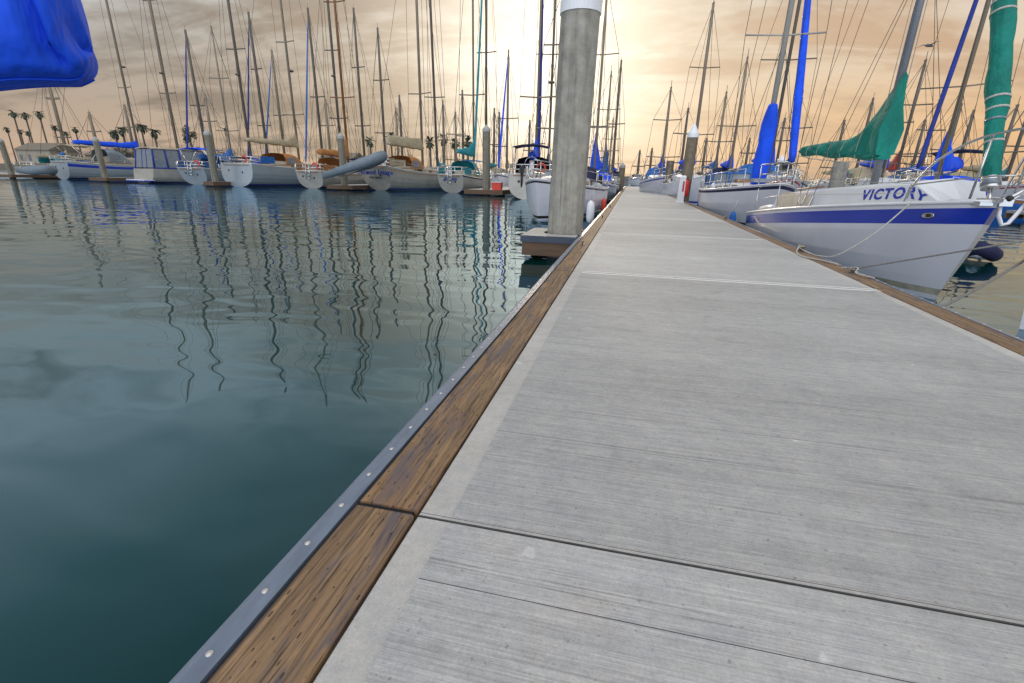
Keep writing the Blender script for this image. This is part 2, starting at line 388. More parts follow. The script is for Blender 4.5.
# ------------------------------------------------------------------ main floating dock
dock = thing('floating_dock', 'long concrete floating dock edged with brown timber walers', 'dock', (0, 0, WATER))
def dz_(v): return v-WATER
YE = 74.0; J0 = 1.14; STEP = 4.25
joints = [J0+STEP*i for i in range(-1, 18)]
slabs = []
for i in range(len(joints)-1):
    y0, y1 = joints[i]+.004, joints[i+1]-.004
    b = MB(); top = dz_(-1.0)
    def sheet(x0, x1, ya, yb, z, m): b.add([(x0, ya, z), (x1, ya, z), (x1, yb, z), (x0, yb, z)], [(0, 1, 2, 3)], m)
    # slab body with a small bevel at the joint
    b.box(-.548, 2.497, y0, y1, dz_(-1.5), top-.006, 'smooth')
    c = .005
    b.add([(-.548, y0, top-.006), (2.497, y0, top-.006), (2.497, y1, top-.006), (-.548, y1, top-.006),
           (-.543, y0+c, top), (2.492, y0+c, top), (2.492, y1-c, top), (-.543, y1-c, top)],
          [(0, 1, 5, 4), (1, 2, 6, 5), (2, 3, 7, 6), (3, 0, 4, 7)], 'smooth')
    b.add([(-.543, y0+c, top), (2.492, y0+c, top), (2.492, y1-c, top), (-.543, y1-c, top)], [(0, 1, 2, 3)], 'smooth')
    o = b.build('concrete_slab', dock)
    yE = .012 if i < 1 else .04; b = MB(); yb0 = y0+(.012 if i <= 1 else .05); b.add([(-.443, yb0, top+.0035), (2.40, yb0, top+.0035), (2.40, y1-yE, top+.0035), (-.443, y1-yE, top+.0035)], [(0, 1, 2, 3)], 'broom')
    b.box(-.443, 2.40, yb0, yb0+.004, top-.001, top+.0033, 'smooth')
    b.build('broomed_surface', o)
    if i == 0:
        b = MB(); b.box(-.443, 2.40, .905, .9072, top+.0036, top+.0041, 'groove'); b.build('scored_line', o)
    b = MB(); ym = joints[i+1]
    jw = .0022 if i == 0 else .010; b.box(-.545, 2.49, ym-jw, ym+jw, top-.02, top-.0015, 'groove'); b.build('joint_seal', dock)
    if i > 0:
        b = MB(); b.box(-.44, 2.49, ym-.065, ym-.016, top+.0038, top+.0056, 'lightjoint'); b.box(-.44, 2.49, ym+.018, ym+.06, top+.0038, top+.0056, 'lightjoint'); b.build('joint_edging', dock)
    else:
        b = MB(); b.box(-.545, 2.49, ym+.0075, ym+.0088, top+.0036, top+.0042, 'groove'); b.build('joint_score', dock)
def rounded_plank(x0, x1, y0, y1, z0, z1, m, r=.008):
    b = MB(); prof = [(x0, z0), (x1, z0), (x1, z1-r), (x1-r*.3, z1-r*.3), (x1-r, z1), (x0+r, z1), (x0+r*.3, z1-r*.3), (x0, z1-r)]
    b.loft([[(x, y0, z) for x, z in prof], [(x, y0+.004, z) for x, z in prof], [(x, y1-.004, z) for x, z in prof], [(x, y1, z) for x, z in prof]], m, smooth=False)
    return b
ZT = dz_(-1.0)+.006
for side in (-1, 1):
    wl = [J0-STEP] + [J0+.0+STEP*i for i in range(0, 18)]
    if side == 1: wl = [y+.1 for y in wl]
    for i in range(len(wl)-1):
        y0, y1 = wl[i]+.011, wl[i+1]-.011
        x0, x1 = (-.756, -.556) if side < 0 else (2.505, 2.70)
        rounded_plank(x0, x1, y0, y1, dz_(-1.30), ZT, 'timber').build('timber_waler', dock)
        b = MB(); b.box(x0+.01, x1-.01, y1-.01, y1+.032, dz_(-1.3), ZT-.008, 'black'); b.build('waler_gap_shade', dock)  # black filler just under the top stands in for shade in the gap
        # rub strip : top lip then fascia
        xa, xb = (-.766, -.838) if side < 0 else (2.708, 2.765)
        s = -1 if side < 0 else 1
        b = MB(); zt = ZT-.001
        prof = [(xa, zt-.02), (xa, zt), (xb-s*.018, zt-.002), (xb-s*.005, zt-.008), (xb, zt-.022), (xb, dz_(-1.36)), (xa, dz_(-1.36))]
        b.loft([[(x, wl[i]+1.9+.003, z) for x, z in prof], [(x, wl[i+1]+1.9-.003, z) for x, z in prof]], 'rub', smooth=False)
        rs = b.build('rub_strip', dock)
        ya, yb = wl[i]+1.9, wl[i+1]+1.9
        if yb < 10 and side < 0 or (side > 0 and yb < 9):
            y = ya+.09
            while y < yb-.03:
                q = MB(); xc = (xa+xb)/2-s*.004
                q.loft([[(xc+r*math.cos(a*PI/5), y+r*math.sin(a*PI/5), zt-.001+h) for a in range(10)] for r, h in ((.0085, 0), (.0085, .0015), (.006, .0035), (.002, .0045))], 'bolt')
                q.build('bolt', rs); y += .172
        elif yb < 40:
            q = MB(); y = ya+.09; xc = (xa+xb)/2-s*.004
            while y < yb-.03:
                q.loft([[(xc+r*math.cos(a*PI/3), y+r*math.sin(a*PI/3), zt-.001+h) for a in range(6)] for r, h in ((.009, 0), (.007, .003), (.002, .004))], 'bolt'); y += .172
            tag(q.build('bolt_row', rs), kind='stuff')
    # first piece before the run
    xa, xb = (-.766, -.838) if side < 0 else (2.708, 2.765); s = -1 if side < 0 else 1; zt = ZT-.001
    b = MB(); prof = [(xa, zt-.02), (xa, zt), (xb-s*.018, zt-.002), (xb-s*.005, zt-.008), (xb, zt-.022), (xb, dz_(-1.36)), (xa, dz_(-1.36))]
    y1 = wl[0]+1.897
    b.loft([[(x, -3, z) for x, z in prof], [(x, y1, z) for x, z in prof]], 'rub', smooth=False); rs0 = b.build('rub_strip', dock)
    b = MB(); b.box(-.75 if side < 0 else 2.51, -.57 if side < 0 else 2.69, -3.1, YE, dz_(-1.75), dz_(-1.32), 'black'); b.build('float_edge', dock)
b = MB(); b.box(-.55, 2.5, -3.1, YE+2, dz_(-1.9), dz_(-1.505), 'black'); b.build('float_tub', dock)

# cleats on the dock
def cleat(x, y, rot, label, s=1.0, group='mooring cleats along the dock edges'):
    t = thing('cleat', label, 'cleat', (x, y, -1.0+.006), rot, group)
    b = MB(); b.box(-.035*s, .035*s, -.07*s, .07*s, 0, .012, 'alud'); b.build('base_plate', t)
    for k in (-1, 1):
        b = MB(); b.tube([(0, k*.035*s, .01), (0, k*.03*s, .045*s), (0, k*.03*s, .06*s)], .014*s, 'alud'); b.build('post', t)
    b = MB(); b.tube([(0, -.15*s, .075*s), (0, -.08*s, .066*s), (0, 0, .062*s), (0, .08*s, .066*s), (0, .15*s, .075*s)], [.007*s, .014*s, .017*s, .014*s, .007*s], 'alud'); b.build('horn', t)
    return t
cleat(-.655, 7.71, 0, 'small steel cleat on the left timber edge in front of the big pile', .75)
cleat(2.62, 8.2, 0, 'steel cleat with white line on the right timber edge beside the blue-striped sailboat', 1.1)
cleat(-.66, 13.4, 0, 'steel cleat on the left timber edge just past the big pile')
cleat(-.66, 18.5, 0, 'steel cleat on the left timber edge beside the white fender')
cleat(2.62, 14.6, 0, 'steel cleat on the right timber edge at the stern of the blue-striped sailboat')
cleat(2.62, 6.35, 0, 'low steel cleat on the right timber edge where the grey line ties', .7)

# ------------------------------------------------------------------ piles
def pile(x, y, r, ztop, label, m='pile', cap=True, zb=-3.5, lean=(0, 0), oct_=False, caph=.35, grp='mooring piles'):
    t = thing('mooring_pile', label, 'pile', (x, y, WATER), 0, grp)
    n = 8 if oct_ else 40; b = MB(); rings = []
    for z in [zb, 0.0, .5, 1.0, 1.5, 2.2, 3.0, ztop-.02, ztop]:
        if z > ztop: continue
        zz = z; rr = r*(1-.002*z) if z < ztop else r*.99
        rings.append([(rr*math.cos(2*PI*(k+.5)/n)+lean[0]*zz, rr*math.sin(2*PI*(k+.5)/n)+lean[1]*zz, zz) for k in range(n)])
    b.loft(rings, m, smooth=not oct_); b.build('shaft', t)
    if cap:
        b = MB(); c = Vector((lean[0]*ztop, lean[1]*ztop, 0)); rc = r*1.045
        prof = [(rc, ztop-.17), (rc, ztop+.01), (rc*.97, ztop+.035), (rc*.55, ztop+.035+caph*.45), (rc*.05, ztop+.035+caph)]
        b.loft([[(c.x+a*math.cos(2*PI*k/32), c.y+a*math.sin(2*PI*k/32), z) for k in range(32)] for a, z in prof], 'cap' if r < .34 and m == 'pile' or 'cone' in label else 'capgrey', smooth=False); b.build('cap', t)
    return t
big = pile(-1.165, 9.1+.31, .332, 2.76-WATER, 'big round grey concrete pile with white cap in the float notch', lean=(.018, 0))
# pile guide float beside the dock
gd = thing('pile_guide_float', 'square timber-edged float around the big grey pile', 'float', (-1.4, 9.3, WATER))
b = MB()
def ring_plate(x0, x1, y0, y1, hx, hy, hr, z0, z1, m):
    n = 32; inner = [(hx+hr*math.cos(2*PI*k/n), hy+hr*math.sin(2*PI*k/n)) for k in range(n)]; outer = []
    for k in range(n):
        c, s = math.cos(2*PI*k/n), math.sin(2*PI*k/n); q = 1/max(abs(c), abs(s)); ox = hx+c*q*(x1-hx if c > 0 else hx-x0); oy = hy+s*q*(y1-hy if s > 0 else hy-y0)
        outer.append((min(max(ox, x0), x1), min(max(oy, y0), y1)))
    v = [(x, y, z1) for x, y in inner]+[(x, y, z1) for x, y in outer]
    b.add(v, [(k, (k+1) % n, n+(k+1) % n, n+k) for k in range(n)], m)
ring_plate(-.44, .535, -.58, .75, .235, .11, .39, 0, .445, 'smooth'); b.build('deck_plate', gd)
b = MB(); b.box(-.47, .555, -.62, -.585, .33, .445, 'rubdark'); b.box(-.475, -.442, -.58, .75, .33, .445, 'rubdark'); b.box(-.47, .555, .755, .79, .33, .445, 'rubdark'); b.build('rub_strip', gd)
b = MB(); b.box(-.44, .55, -.60, -.56, .09, .328, 'oldtimber'); b.box(-.45, -.41, -.56, .75, .09, .328, 'oldtimber'); b.box(-.44, .55, .73, .77, .09, .328, 'oldtimber'); b.build('timber_frame', gd)

# ------------------------------------------------------------------ boats
def make_hull(L, B, fs, fm, fb, tw=.72, ob=.7, os_=.25, draft=.45, col='hullwhite', stripe=None, su=(.06, .12), boot='navy', flat=3.0, n=22, rub=None, bowfull=1.0, sabs=False):
    """x forward, y port, z up from the water; sheer runs stern -> bow"""
    def sheer(t): return fs*(1-t)*(1-2*t)+4*fm*t*(1-t)+fb*t*(2*t-1)
    def hb(t):
        tm = .45
        if t < tm: k = (tm-t)/tm; return B/2*(1-(1-tw)*k**2)
        k = (t-tm)/(1-tm); return B/2*max(1-k**(2.1*bowfull), 0)**.85+.01
    us = [0, su[0], su[1], max(.4, su[1]+.05), .6, .78, .88, .95, 1.0, 1.3, 2.0]
    rows = []
    for i in range(n+1):
        t = i/n; t = 1-(1-t)**1.25; sh = sheer(t); row = []
        for j0, u in enumerate(us):
            dr = draft*(.10+.90*min(1, t/.35))
            if sabs and 0 < j0 <= 3: u = min((su[0], su[1], su[1]+.08)[j0-1]/sh, .8)
            z = sh*(1-u) if u <= 1 else -dr*(1-t**6*.6)*(u-1)
            q = min((sh-z)/(sh+dr), 1)
            ex = flat*(1-t)**.5+1.25
            y = (hb(t) if i < n else 0.0)*max(1-q**ex, 0)**(.55+.35*t**2)
            x = -L/2+L*t-ob*(t**4)*min(q*1.25, 1.05)+os_*((1-t)**4)*q
            row.append((x, y, z))
        rows.append(row)
    b = MB(); m_of = []
    for j in range(len(us)-1):
        u0, u1 = us[j], us[j+1]
        if stripe and j == 1: m_of.append(stripe)
        elif u0 >= .88 and u1 <= .95: m_of.append(boot or col)
        elif u0 >= 1.0: m_of.append('antifoul')
        else: m_of.append(col)
    for sgn in (1, -1):
        for j in range(len(us)-1):
            vs = []; fs_ = []
            for i in range(n+1):
                for jj in (j, j+1): x, y, z = rows[i][jj]; vs.append((x, y*sgn, z))
            for i in range(n): fs_.append((2*i, 2*i+1, 2*i+3, 2*i+2))
            b.add(vs, fs_, m_of[j], True)
    tr = [rows[0][j] for j in range(len(us))]
    b.add([(x-.002, y, z) for x, y, z in tr]+[(x-.002, -y, z) for x, y, z in tr[::-1]], [tuple(range(2*len(us)))], col)
    return b, sheer, hb, rows
def deck_mesh(L, sheer, hb, rows, m='deck', n=22, drop=.02):
    b = MB(); vs = []
    for r in rows:
        x, y, z = r[0]
        for k in (-1, -.5, 0, .5, 1): vs.append((x, y*.985*k, z-drop+.06*(1-k*k)*min(1, y/.8)))
    fs = [(i*5+k, i*5+k+1, i*5+5+k+1, i*5+5+k) for i in range(len(rows)-1) for k in range(4)]
    b.add(vs, fs, m, True)
    return b
def cabin_mesh(L, sheer, hb, t0, t1, h, wf, m='white', top=None, slope=.6):
    b = MB(); rings = []; n = 12; st = []
    tA = t0; ts = [t0, t0+.001]+[t0+(t1-t0)*k/n for k in range(1, n)]+[t1]
    for i, t in enumerate(ts):
        x = -L/2+L*t; f = (t-t0)/(t1-t0); hh = h*(1-.25*f)*(1 if f < slope else max(1-((f-slope)/(1-slope))**1.7, .03))
        wv = hb(t)*wf*(1-.15*f**3); z0 = sheer(t)-.05
        rings.append([(x, -wv, z0), (x-.0, -wv*.93, z0+.05+hh*.85), (x, -wv*.80, z0+.05+hh), (x, 0, z0+.05+hh*1.12), (x, wv*.80, z0+.05+hh), (x, wv*.93, z0+.05+hh*.85), (x, wv, z0)])
        st.append((x, wv, z0, hh))
    b.loft(rings, m, closed=False, caps=True, smooth=False)
    return b, st
def side_window(st, x, half, zf, hw, parent, m='glass', sgns=(-1, 1), name='window'):
    # nearest station
    s = min(st, key=lambda q: abs(q[0]-x)); i = st.index(s); s2 = st[min(i+1, len(st)-1)]; s1 = st[max(i-1, 0)]
    slope_ = (s2[1]-s1[1])/max(s2[0]-s1[0], .01)
    for g_ in sgns:
        b = MB(); z0 = s[2]+.05+s[3]*zf
        P_ = []
        for off in (.0, .012):
            for (u, v) in ((-half, -hw*.75), (-half*.85, -hw), (half*.85, -hw), (half, -hw*.6), (half, hw*.6), (half*.85, hw), (-half*.85, hw), (-half, hw*.75)):
                wd = s[1]*(1-.07*((z0+v-s[2])/(.05+s[3]*.85)))+slope_*u+.004+off
                P_.append((x+u, g_*wd, z0+v))
        b.add(P_, [tuple(range(8, 16)), tuple(range(7, -1, -1))]+[(k, (k+1) % 8, 8+(k+1) % 8, 8+k) for k in range(8)], m); b.build(name, parent)
def sail_cover(p0, p1, prof, wid, m, seed=0, n=28, lump=.03):
    """p0 at mast, p1 boom end; prof: list (s, top height) above the boom line"""
    rr = random.Random(seed); p0, p1 = Vector(p0), Vector(p1); d = (p1-p0); L_ = d.length; dn = d.normalized(); side = dn.cross(Vector((0, 0, 1))).normalized()
    def top(s):
        for (a, ha), (c, hc) in zip(prof, prof[1:]):
            if a <= s <= c: f = (s-a)/(c-a); f = f*f*(3-2*f); return ha+(hc-ha)*f
        return prof[-1][1]
    ph = [rr.uniform(0, 6) for _ in range(4)]
    b = MB(); rings = []
    for i in range(n+1):
        s = (i/n)**1.4; c = p0+d*s; h = top(s); ring = []
        for k in range(14):
            a = 2*PI*k/14; cz, cy = math.sin(a), math.cos(a)
            wv = wid*(1 if cz < 0 else (1-.55*cz*min(1, h/(wid*3))))*(1+lump*6*math.sin(s*17+k*1.3+ph[0])*.35)
            z = (h if cz > 0 else .07+wid*.3)*cz+lump*math.sin(s*23+ph[1]+k)+(0 if cz > 0 else 0)
            lean = -lump*2*math.sin(s*9+ph[2])*max(cz, 0)
            ring.append(c+side*(cy*wv+lean)+Vector((0, 0, z)))
        if i in (0, n):
            cc = sum(ring, Vector())/14; ring = [cc+(q-cc)*.8 for q in ring]
        rings.append(ring)
    b.loft(rings, m)
    return b
def dodger(x, w_, h, l, z, m, parent, win=True, name='dodger', back=False):
    t = MB(); rings = []
    for i in range(7):
        f = i/6; xx = x+l*f; hh = h*(1-.0*f) if f < .45 else h*(1-((f-.45)/.55)**2*.9)
        rings.append([(xx, w_*c*(1 if abs(c) > .9 else 1.0), z+hh*s) for c, s in ((-1, 0), (-.98, .55), (-.85, .88), (-.45, 1.0), (0, 1.03), (.45, 1.0), (.85, .88), (.98, .55), (1, 0))])
    t.loft(rings, m, closed=False, caps=False); o = t.build(name, parent)
    if win:
        for sg in (-1, 1):
            q = MB(); pts = [(x+l*.08, z+h*.12), (x+l*.5, z+h*.12), (x+l*.5, z+h*.6), (x+l*.08, z+h*.66)]
            q.add([(a, sg*(w_*1.0+.02), c) for a, c in pts]+[(a, sg*(w_*1.0+.008), c) for a, c in pts], [(0, 1, 2, 3), (7, 6, 5, 4), (0, 4, 5, 1), (1, 5, 6, 2), (2, 6, 7, 3), (3, 7, 4, 0)], 'vinyl'); q.build('side_window', o)
    return o
def rails(rows, L, sheer, t0, t1, parent, h=.55, r=.016, name='guard_rail', step=.14, m='steel', inset=.05):
    b = MB(); n = max(2, int((t1-t0)/step))
    def P_(t, z, sg):
        i = min(range(len(rows)), key=lambda k: abs(rows[k][0][0]-(-L/2+L*t))); x, y, zz = rows[i][0]; return (x, sg*max(y-inset, .02), zz+z)
    for sg in (-1, 1):
        pts = [t0+(t1-t0)*k/n for k in range(n+1)]
        for t in pts: b.tube([P_(t, 0, sg), P_(t, h, sg)], r, m, 5)
        b.tube([P_(t, h, sg) for t in pts], r*.6, m, 4); b.tube([P_(t, h*.5, sg) for t in pts], r*.5, m, 4)
    return b.build(name, parent)

GF = 'boats berthed stern-out along the far left row'
def sailboat(loc, head, label, L=9, B=3.0, fr=(.85, .85, 1.2), hull='hullwhite', stripe='navy', su=(.06, .12), boot='navy', deckc='deck', cabin=True, cabm='white', cabh=.38,
             mast=None, mh=12, mr=.075, mm='alu', mt=.58, boom=None, cover='blue', prof=None, cw=.17, spr=2, furl=None, furlr=.11, wr=.014, tw=.72, ob=.8, os_=.25,
             dod=None, bim=None, rail=True, windows=3, extras=(), group=None, name='sailboat', cat='sailboat', boomz=1.15, detail=1, radar=False, namep=None, rake=0.0, bare=False, mizzen=False, rs=1.0, cockpit=True, sabs=False, dh=.62):
    """loc = waterline point of the STERN centre; head = heading angle of bow from +X"""
    h = head; c = Vector((loc[0], loc[1], WATER))+Vector((math.cos(h), math.sin(h), 0))*(L/2)
    t = thing(name, label, cat, c, h, group)
    b, sheer, hb, rows = make_hull(L, B, *fr, tw=tw, ob=ob, os_=os_, col=hull, stripe=stripe, su=su, boot=boot, n=22 if detail else 12, sabs=sabs)
    ho = b.build('hull', t)
    deck_mesh(L, sheer, hb, rows, deckc).build('deck', t)
    b = MB()
    for sg in (-1, 1): b.tube([(r[0][0], sg*r[0][1], r[0][2]+.012) for r in rows], .025, 'teak' if hull == 'hullcream' else 'white', 6)
    b.tube([(rows[0][0][0], -rows[0][0][1], rows[0][0][2]+.012), (rows[0][0][0], rows[0][0][1], rows[0][0][2]+.012)], .025, 'white', 6); b.build('toe_rail', t)
    st = None
    if cabin:
        b, st = cabin_mesh(L, sheer, hb, .34, .80, cabh, .66, cabm); cb = b.build('cabin', t)
        for k in range(windows):
            side_window(st, -L/2+L*(.40+.28*k/max(windows-1, 1)), L*.026, .48, cabh*.16, cb)
        if detail:
            q = MB(); q.box(-L/2+L*.70, -L/2+L*.76, -.25, .25, sheer(.72)+cabh*.8, sheer(.72)+cabh*.8+.12, 'vinyl'); q.build('hatch', cb)
    if cockpit:
        b = MB(); z0 = sheer(.15)
        for sg in (-1, 1): b.tube([(-L/2+L*.06, sg*hb(.1)*.66, z0+.05), (-L/2+L*.2, sg*hb(.2)*.68, z0+.14), (-L/2+L*.345, sg*hb(.33)*.66, z0+.2)], .09, cabm, 6)
        b.build('coaming', t)
    mx = -L/2+L*mt; mz = sheer(mt)+(cabh*.7 if cabin else 0)
    mtop = mh; rk = rake
    mp = lambda z: (mx-rk*(z-mz), 0, z)
    if not bare:
        b = MB(); b.tube([mp(mz-.1), mp(mtop*.75), mp(mtop)], [mr, mr, mr*.75], mm, 10); mo = b.build('mast', t)
        q = MB(); q.tube([mp(mtop), mp(mtop+.5)], .02, 'alud', 4); q.box(mp(mtop)[0]-.22, mp(mtop)[0]+.12, -.03, .03, mtop, mtop+.04, 'alud'); q.build('masthead', mo)
        sps = [mtop*(k+1)/(spr+1)+.4 for k in range(spr)]; sw = []
        for z in sps:
            wv = min(B*.42, 1.35)*(1.0 if z == sps[0] else .82); sw.append(wv)
            q = MB(); p = mp(z); q.tube([(p[0]-.08, -wv, z+.06), (p[0], 0, z), (p[0]-.08, wv, z+.06)], .028*rs, mm, 5); q.build('spreader', mo)
        bow = rows[-1][0]; ste = rows[0][0]
        fs0 = (bow[0]-.12, 0, bow[2]+.05); ft = mp(mtop-.15)
        b = MB(); b.tube([fs0, ft], wr, 'wire', 4); b.build('forestay', t)
        b = MB(); b.tube([(ste[0]+.08, 0, ste[2]), mp(mtop)], wr, 'wire', 4); b.build('backstay', t)
        for sg in (-1, 1):
            ch = (mx-.12, sg*hb(mt)*.93, sheer(mt)); p = [ch]+[(mp(z)[0]-.08, sg*wv, z+.06) for z, wv in zip(sps, sw)]+[mp(mtop-.1)]
            b = MB(); b.tube(p, wr, 'wire', 4)
            if sps: b.tube([(mx+.25, sg*hb(mt)*.9, sheer(mt)), mp(sps[0]-.1)], wr, 'wire', 4)
            b.build('shroud', t)
        if furl:
            a, z = Vector(fs0), Vector(ft); b = MB(); pts = [a+(z-a)*k for k in (.05, .08, .3, .6, .85, .93)]
            b.tube(pts, [furlr*.7, furlr, furlr*1.1, furlr*.9, furlr*.6, furlr*.2], furl, 9); b.build('furled_sail', t)
        if boom:
            bz = mz+boomz-.35; p0 = (mx-mr, 0, bz); p1 = (mx-boom, 0, bz+.18)
            b = MB(); b.tube([p0, p1], .06, mm, 8); b.build('boom', t)
            if cover:
                pr = prof or [(0, 1.25), (.06, 1.0), (.2, .5), (.45, .33), (1, .16)]
                sail_cover((mx-mr*.2, 0, bz+.02), (mx-boom*.97, 0, bz+.2), pr, cw, cover, seed=int(mx*100)+int(L*10)+int(loc[0]*7), n=28 if detail else 14).build('sail_cover', t)
        if radar:
            p = mp(mtop*.42); b = MB(); b.ball((p[0]+.32, 0, p[2]), .28, 'alud', 10, 6, (1, 1, .45)); b.tube([(p[0], 0, p[2]-.1), (p[0]+.3, 0, p[2]-.08)], .04, 'alud', 5); b.build('radome', mo)
        if mizzen:
            b = MB(); b.tube([(-L/2+L*.2, 0, sheer(.2)), (-L/2+L*.2, 0, mtop*.7)], mr*.75, mm, 8); b.build('mizzen_mast', t)
    if rail:
        rails(rows, L, sheer, .02, .86, t, r=.016*rs)
        # pulpit and pushpit
        b = MB(); i0 = -4 if detail else -3
        for zz in (.6, .32):
            pts = [(rows[k][0][0], -(max(rows[k][0][1]-.04, .0)), rows[k][0][2]+zz) for k in (i0, -3, -2)]+[(rows[-1][0][0]+.1, 0, rows[-1][0][2]+zz)]+[(rows[k][0][0], max(rows[k][0][1]-.04, .0), rows[k][0][2]+zz) for k in (-2, -3, i0)]
            b.tube(pts, .018*rs, 'steel', 5)
        for k in (i0, -2):
            for sg in (-1, 1): b.tube([(rows[k][0][0], sg*max(rows[k][0][1]-.04, 0), rows[k][0][2]), (rows[k][0][0], sg*max(rows[k][0][1]-.04, 0), rows[k][0][2]+.6)], .018*rs, 'steel', 5)
        b.build('bow_rail', t)
        b = MB(); x, y, z = rows[0][0]; y -= .06
        for zz in (.6, .3): b.tube([(x+1.0, -y*1.08, z+zz), (x+.1, -y, z+zz), (x+.05, 0, z+zz), (x+.1, y, z+zz), (x+1.0, y*1.08, z+zz)], .018*rs, 'steel', 5)
        for yy in (-y, -y*.4, y*.4, y): b.tube([(x+.08, yy, z), (x+.08, yy, z+.6)], .018*rs, 'steel', 5)
        b.build('stern_rail', t)
    if dod: dodger(-L/2+L*.29, hb(.35)*.72, dh, L*.13*(1 if dh < 1 else 1.3), sheer(.34)+.28, dod, t)
    if bim:
        z = sheer(.1)+1.85; x0, x1 = -L/2+L*.05, -L/2+L*.26; wv = hb(.15)*.78
        b = MB(); rings = [[(x0+(x1-x0)*f, wv*c, z+.16*(1-c*c)+.06*math.sin(f*PI)+dz) for c in (-1, -.5, 0, .5, 1)]+[(x0+(x1-x0)*f, wv*c, z+.16*(1-c*c)+.06*math.sin(f*PI)+dz-.05) for c in (1, .5, 0, -.5, -1)] for f in (0, .33, .66, 1) for dz in (0,)]
        b.loft(rings, bim); bo = b.build('bimini', t)
        b = MB()
        for f in (.05, .95):
            for sg in (-1, 1): b.tube([((x0+x1)/2, sg*wv*1.05, sheer(.15)+.1), (x0+(x1-x0)*f, sg*wv*.98, z)], .018*rs, 'steel', 5)
        b.build('bimini_frame', bo)
    # companion items asked for
    x, y, z = rows[0][0]
    for ex in extras:
        if ex == 'ladder':
            b = MB()
            for yy in (-.18, .18): b.tube([(x-.06, yy, z+.5), (x-.07, yy, z-.75)], .02*rs, 'steel', 5)
            for k in range(4): b.tube([(x-.07, -.18, z-.65+.28*k), (x-.07, .18, z-.65+.28*k)], .018*rs, 'steel', 5)
            b.build('ladder', t)
        elif ex == 'outboard':
            b = MB(); b.box(x-.35, x-.08, .35, .65, z+.05, z+.5, 'black'); b.tube([(x-.22, .5, z+.05), (x-.2, .5, z-.9)], .07, 'black', 6); b.build('outboard_motor', t)
        elif ex == 'wheel':
            b = MB(); b.tube([(x+1.5, .45*math.cos(k*PI/8), z+.7+.45*math.sin(k*PI/8)) for k in range(17)], .025, 'steel', 5); b.box(x+1.55, x+1.7, -.12, .12, z, z+.9, 'white'); b.build('steering_wheel', t)
        elif ex == 'solar':
            b = MB(); b.box(x+.9, x+2.6, -hb(.15)-.05, -hb(.15), z+.05, z+.68, 'blue2'); b.build('side_cloth', t)
        elif ex == 'windgen':
            b = MB(); b.tube([(x+.2, .8, z), (x+.2, .8, z+2.9)], .04, 'alud', 6); b.ball((x+.15, .8, z+2.95), .14, 'alud')
            for k in range(3):
                a = k*2*PI/3+.4; b.tube([(x+.02, .8, z+2.95), (x+.0, .8+math.cos(a)*.62, z+2.95+math.sin(a)*.62)], [.05, .025], 'alud', 4)
            b.build('wind_generator', t)
        elif ex == 'barrel':
            b = MB(); b.ball((x+.3, -.6, z+.75), .28, 'blue2', 10, 6, (1, 1, .8)); b.tube([(x+.3, -.6, z), (x+.3, -.6, z+.6)], .03, 'steel', 5); b.build('covered_grill', t)
        elif ex == 'ring':
            b = MB(); b.tube([(x+.05, -y*.55+.26*math.cos(k*PI/6), z+.42+.26*math.sin(k*PI/6)) for k in range(10)], .07, 'redplastic', 6); b.build('life_ring', t)
        elif ex == 'cloths':
            for sg in (-1, 1):
                b = MB(); b.box(x+.35, x+L*.2, sg*hb(.1)*.93-.01, sg*hb(.1)*.93+.01, z+.03, z+.55, 'beige' if cover == 'beige' else cover or 'blue'); b.build('spray_cloth', t)
    if extras and group == GF:
        xr, yr, zr_ = rows[0][0]
        for yy, zz in ((-.35, .62), (.5, .7)):
            q = (zr_-zr_*zz)/(zr_+.1); b = MB(); xo = -L/2+os_*q; b.ball((xo-.01, yr*yy, zr_*zz), .09, 'black', 8, 6, (.5, 1, 1)); b.build('exhaust_outlet', t)
        b = MB(); b.tube([(xr-.03, -yr*.8, zr_*.93), (xr-.03, yr*.8, zr_*.93)], .035, 'teak', 5); b.build('stern_trim', t)
    if namep:
        for s_, sz, dz_t, mname, shr in namep:
            xr = rows[0]; zt = z+dz_t; q = (z-zt)/(z+.45); xo = -L/2+os_*q-.012
            # transom faces -x ; text reads from port to starboard seen from behind
            nrm = Vector((-1, 0, -os_/(z+.45))).normalized()
            right = Vector((0, -1, 0)); up = nrm.cross(right).normalized()
            mxm = Matrix((right, up, nrm)).transposed().to_4x4(); mxm.translation = Vector((xo, 0, zt))
            text(s_, 'transom_lettering', sz, mname, t, mxm, .004, 1.15, .004, shr)
    return t, sheer, hb, rows

def head_for(stern, px, dist, ypx=170):
    """heading so that the point dist m ahead of the stern shows in column px"""
    best = None
    for k in range(-60, 100, 2):
        a = math.radians(90-k); p = (stern[0]+math.cos(a)*dist, stern[1]+math.sin(a)*dist, 0)
        e = abs(proj(p)[0]-px)
        if best is None or e < best[0]: best = (e, a)
    return best[1]
def height_for(x, y, ypx):
    z0, z1 = 1.0, 40.0
    for _ in range(40):
        m_ = (z0+z1)/2
        if proj((x, y, m_))[1] > ypx: z0 = m_
        else: z1 = m_
    return z0-WATER

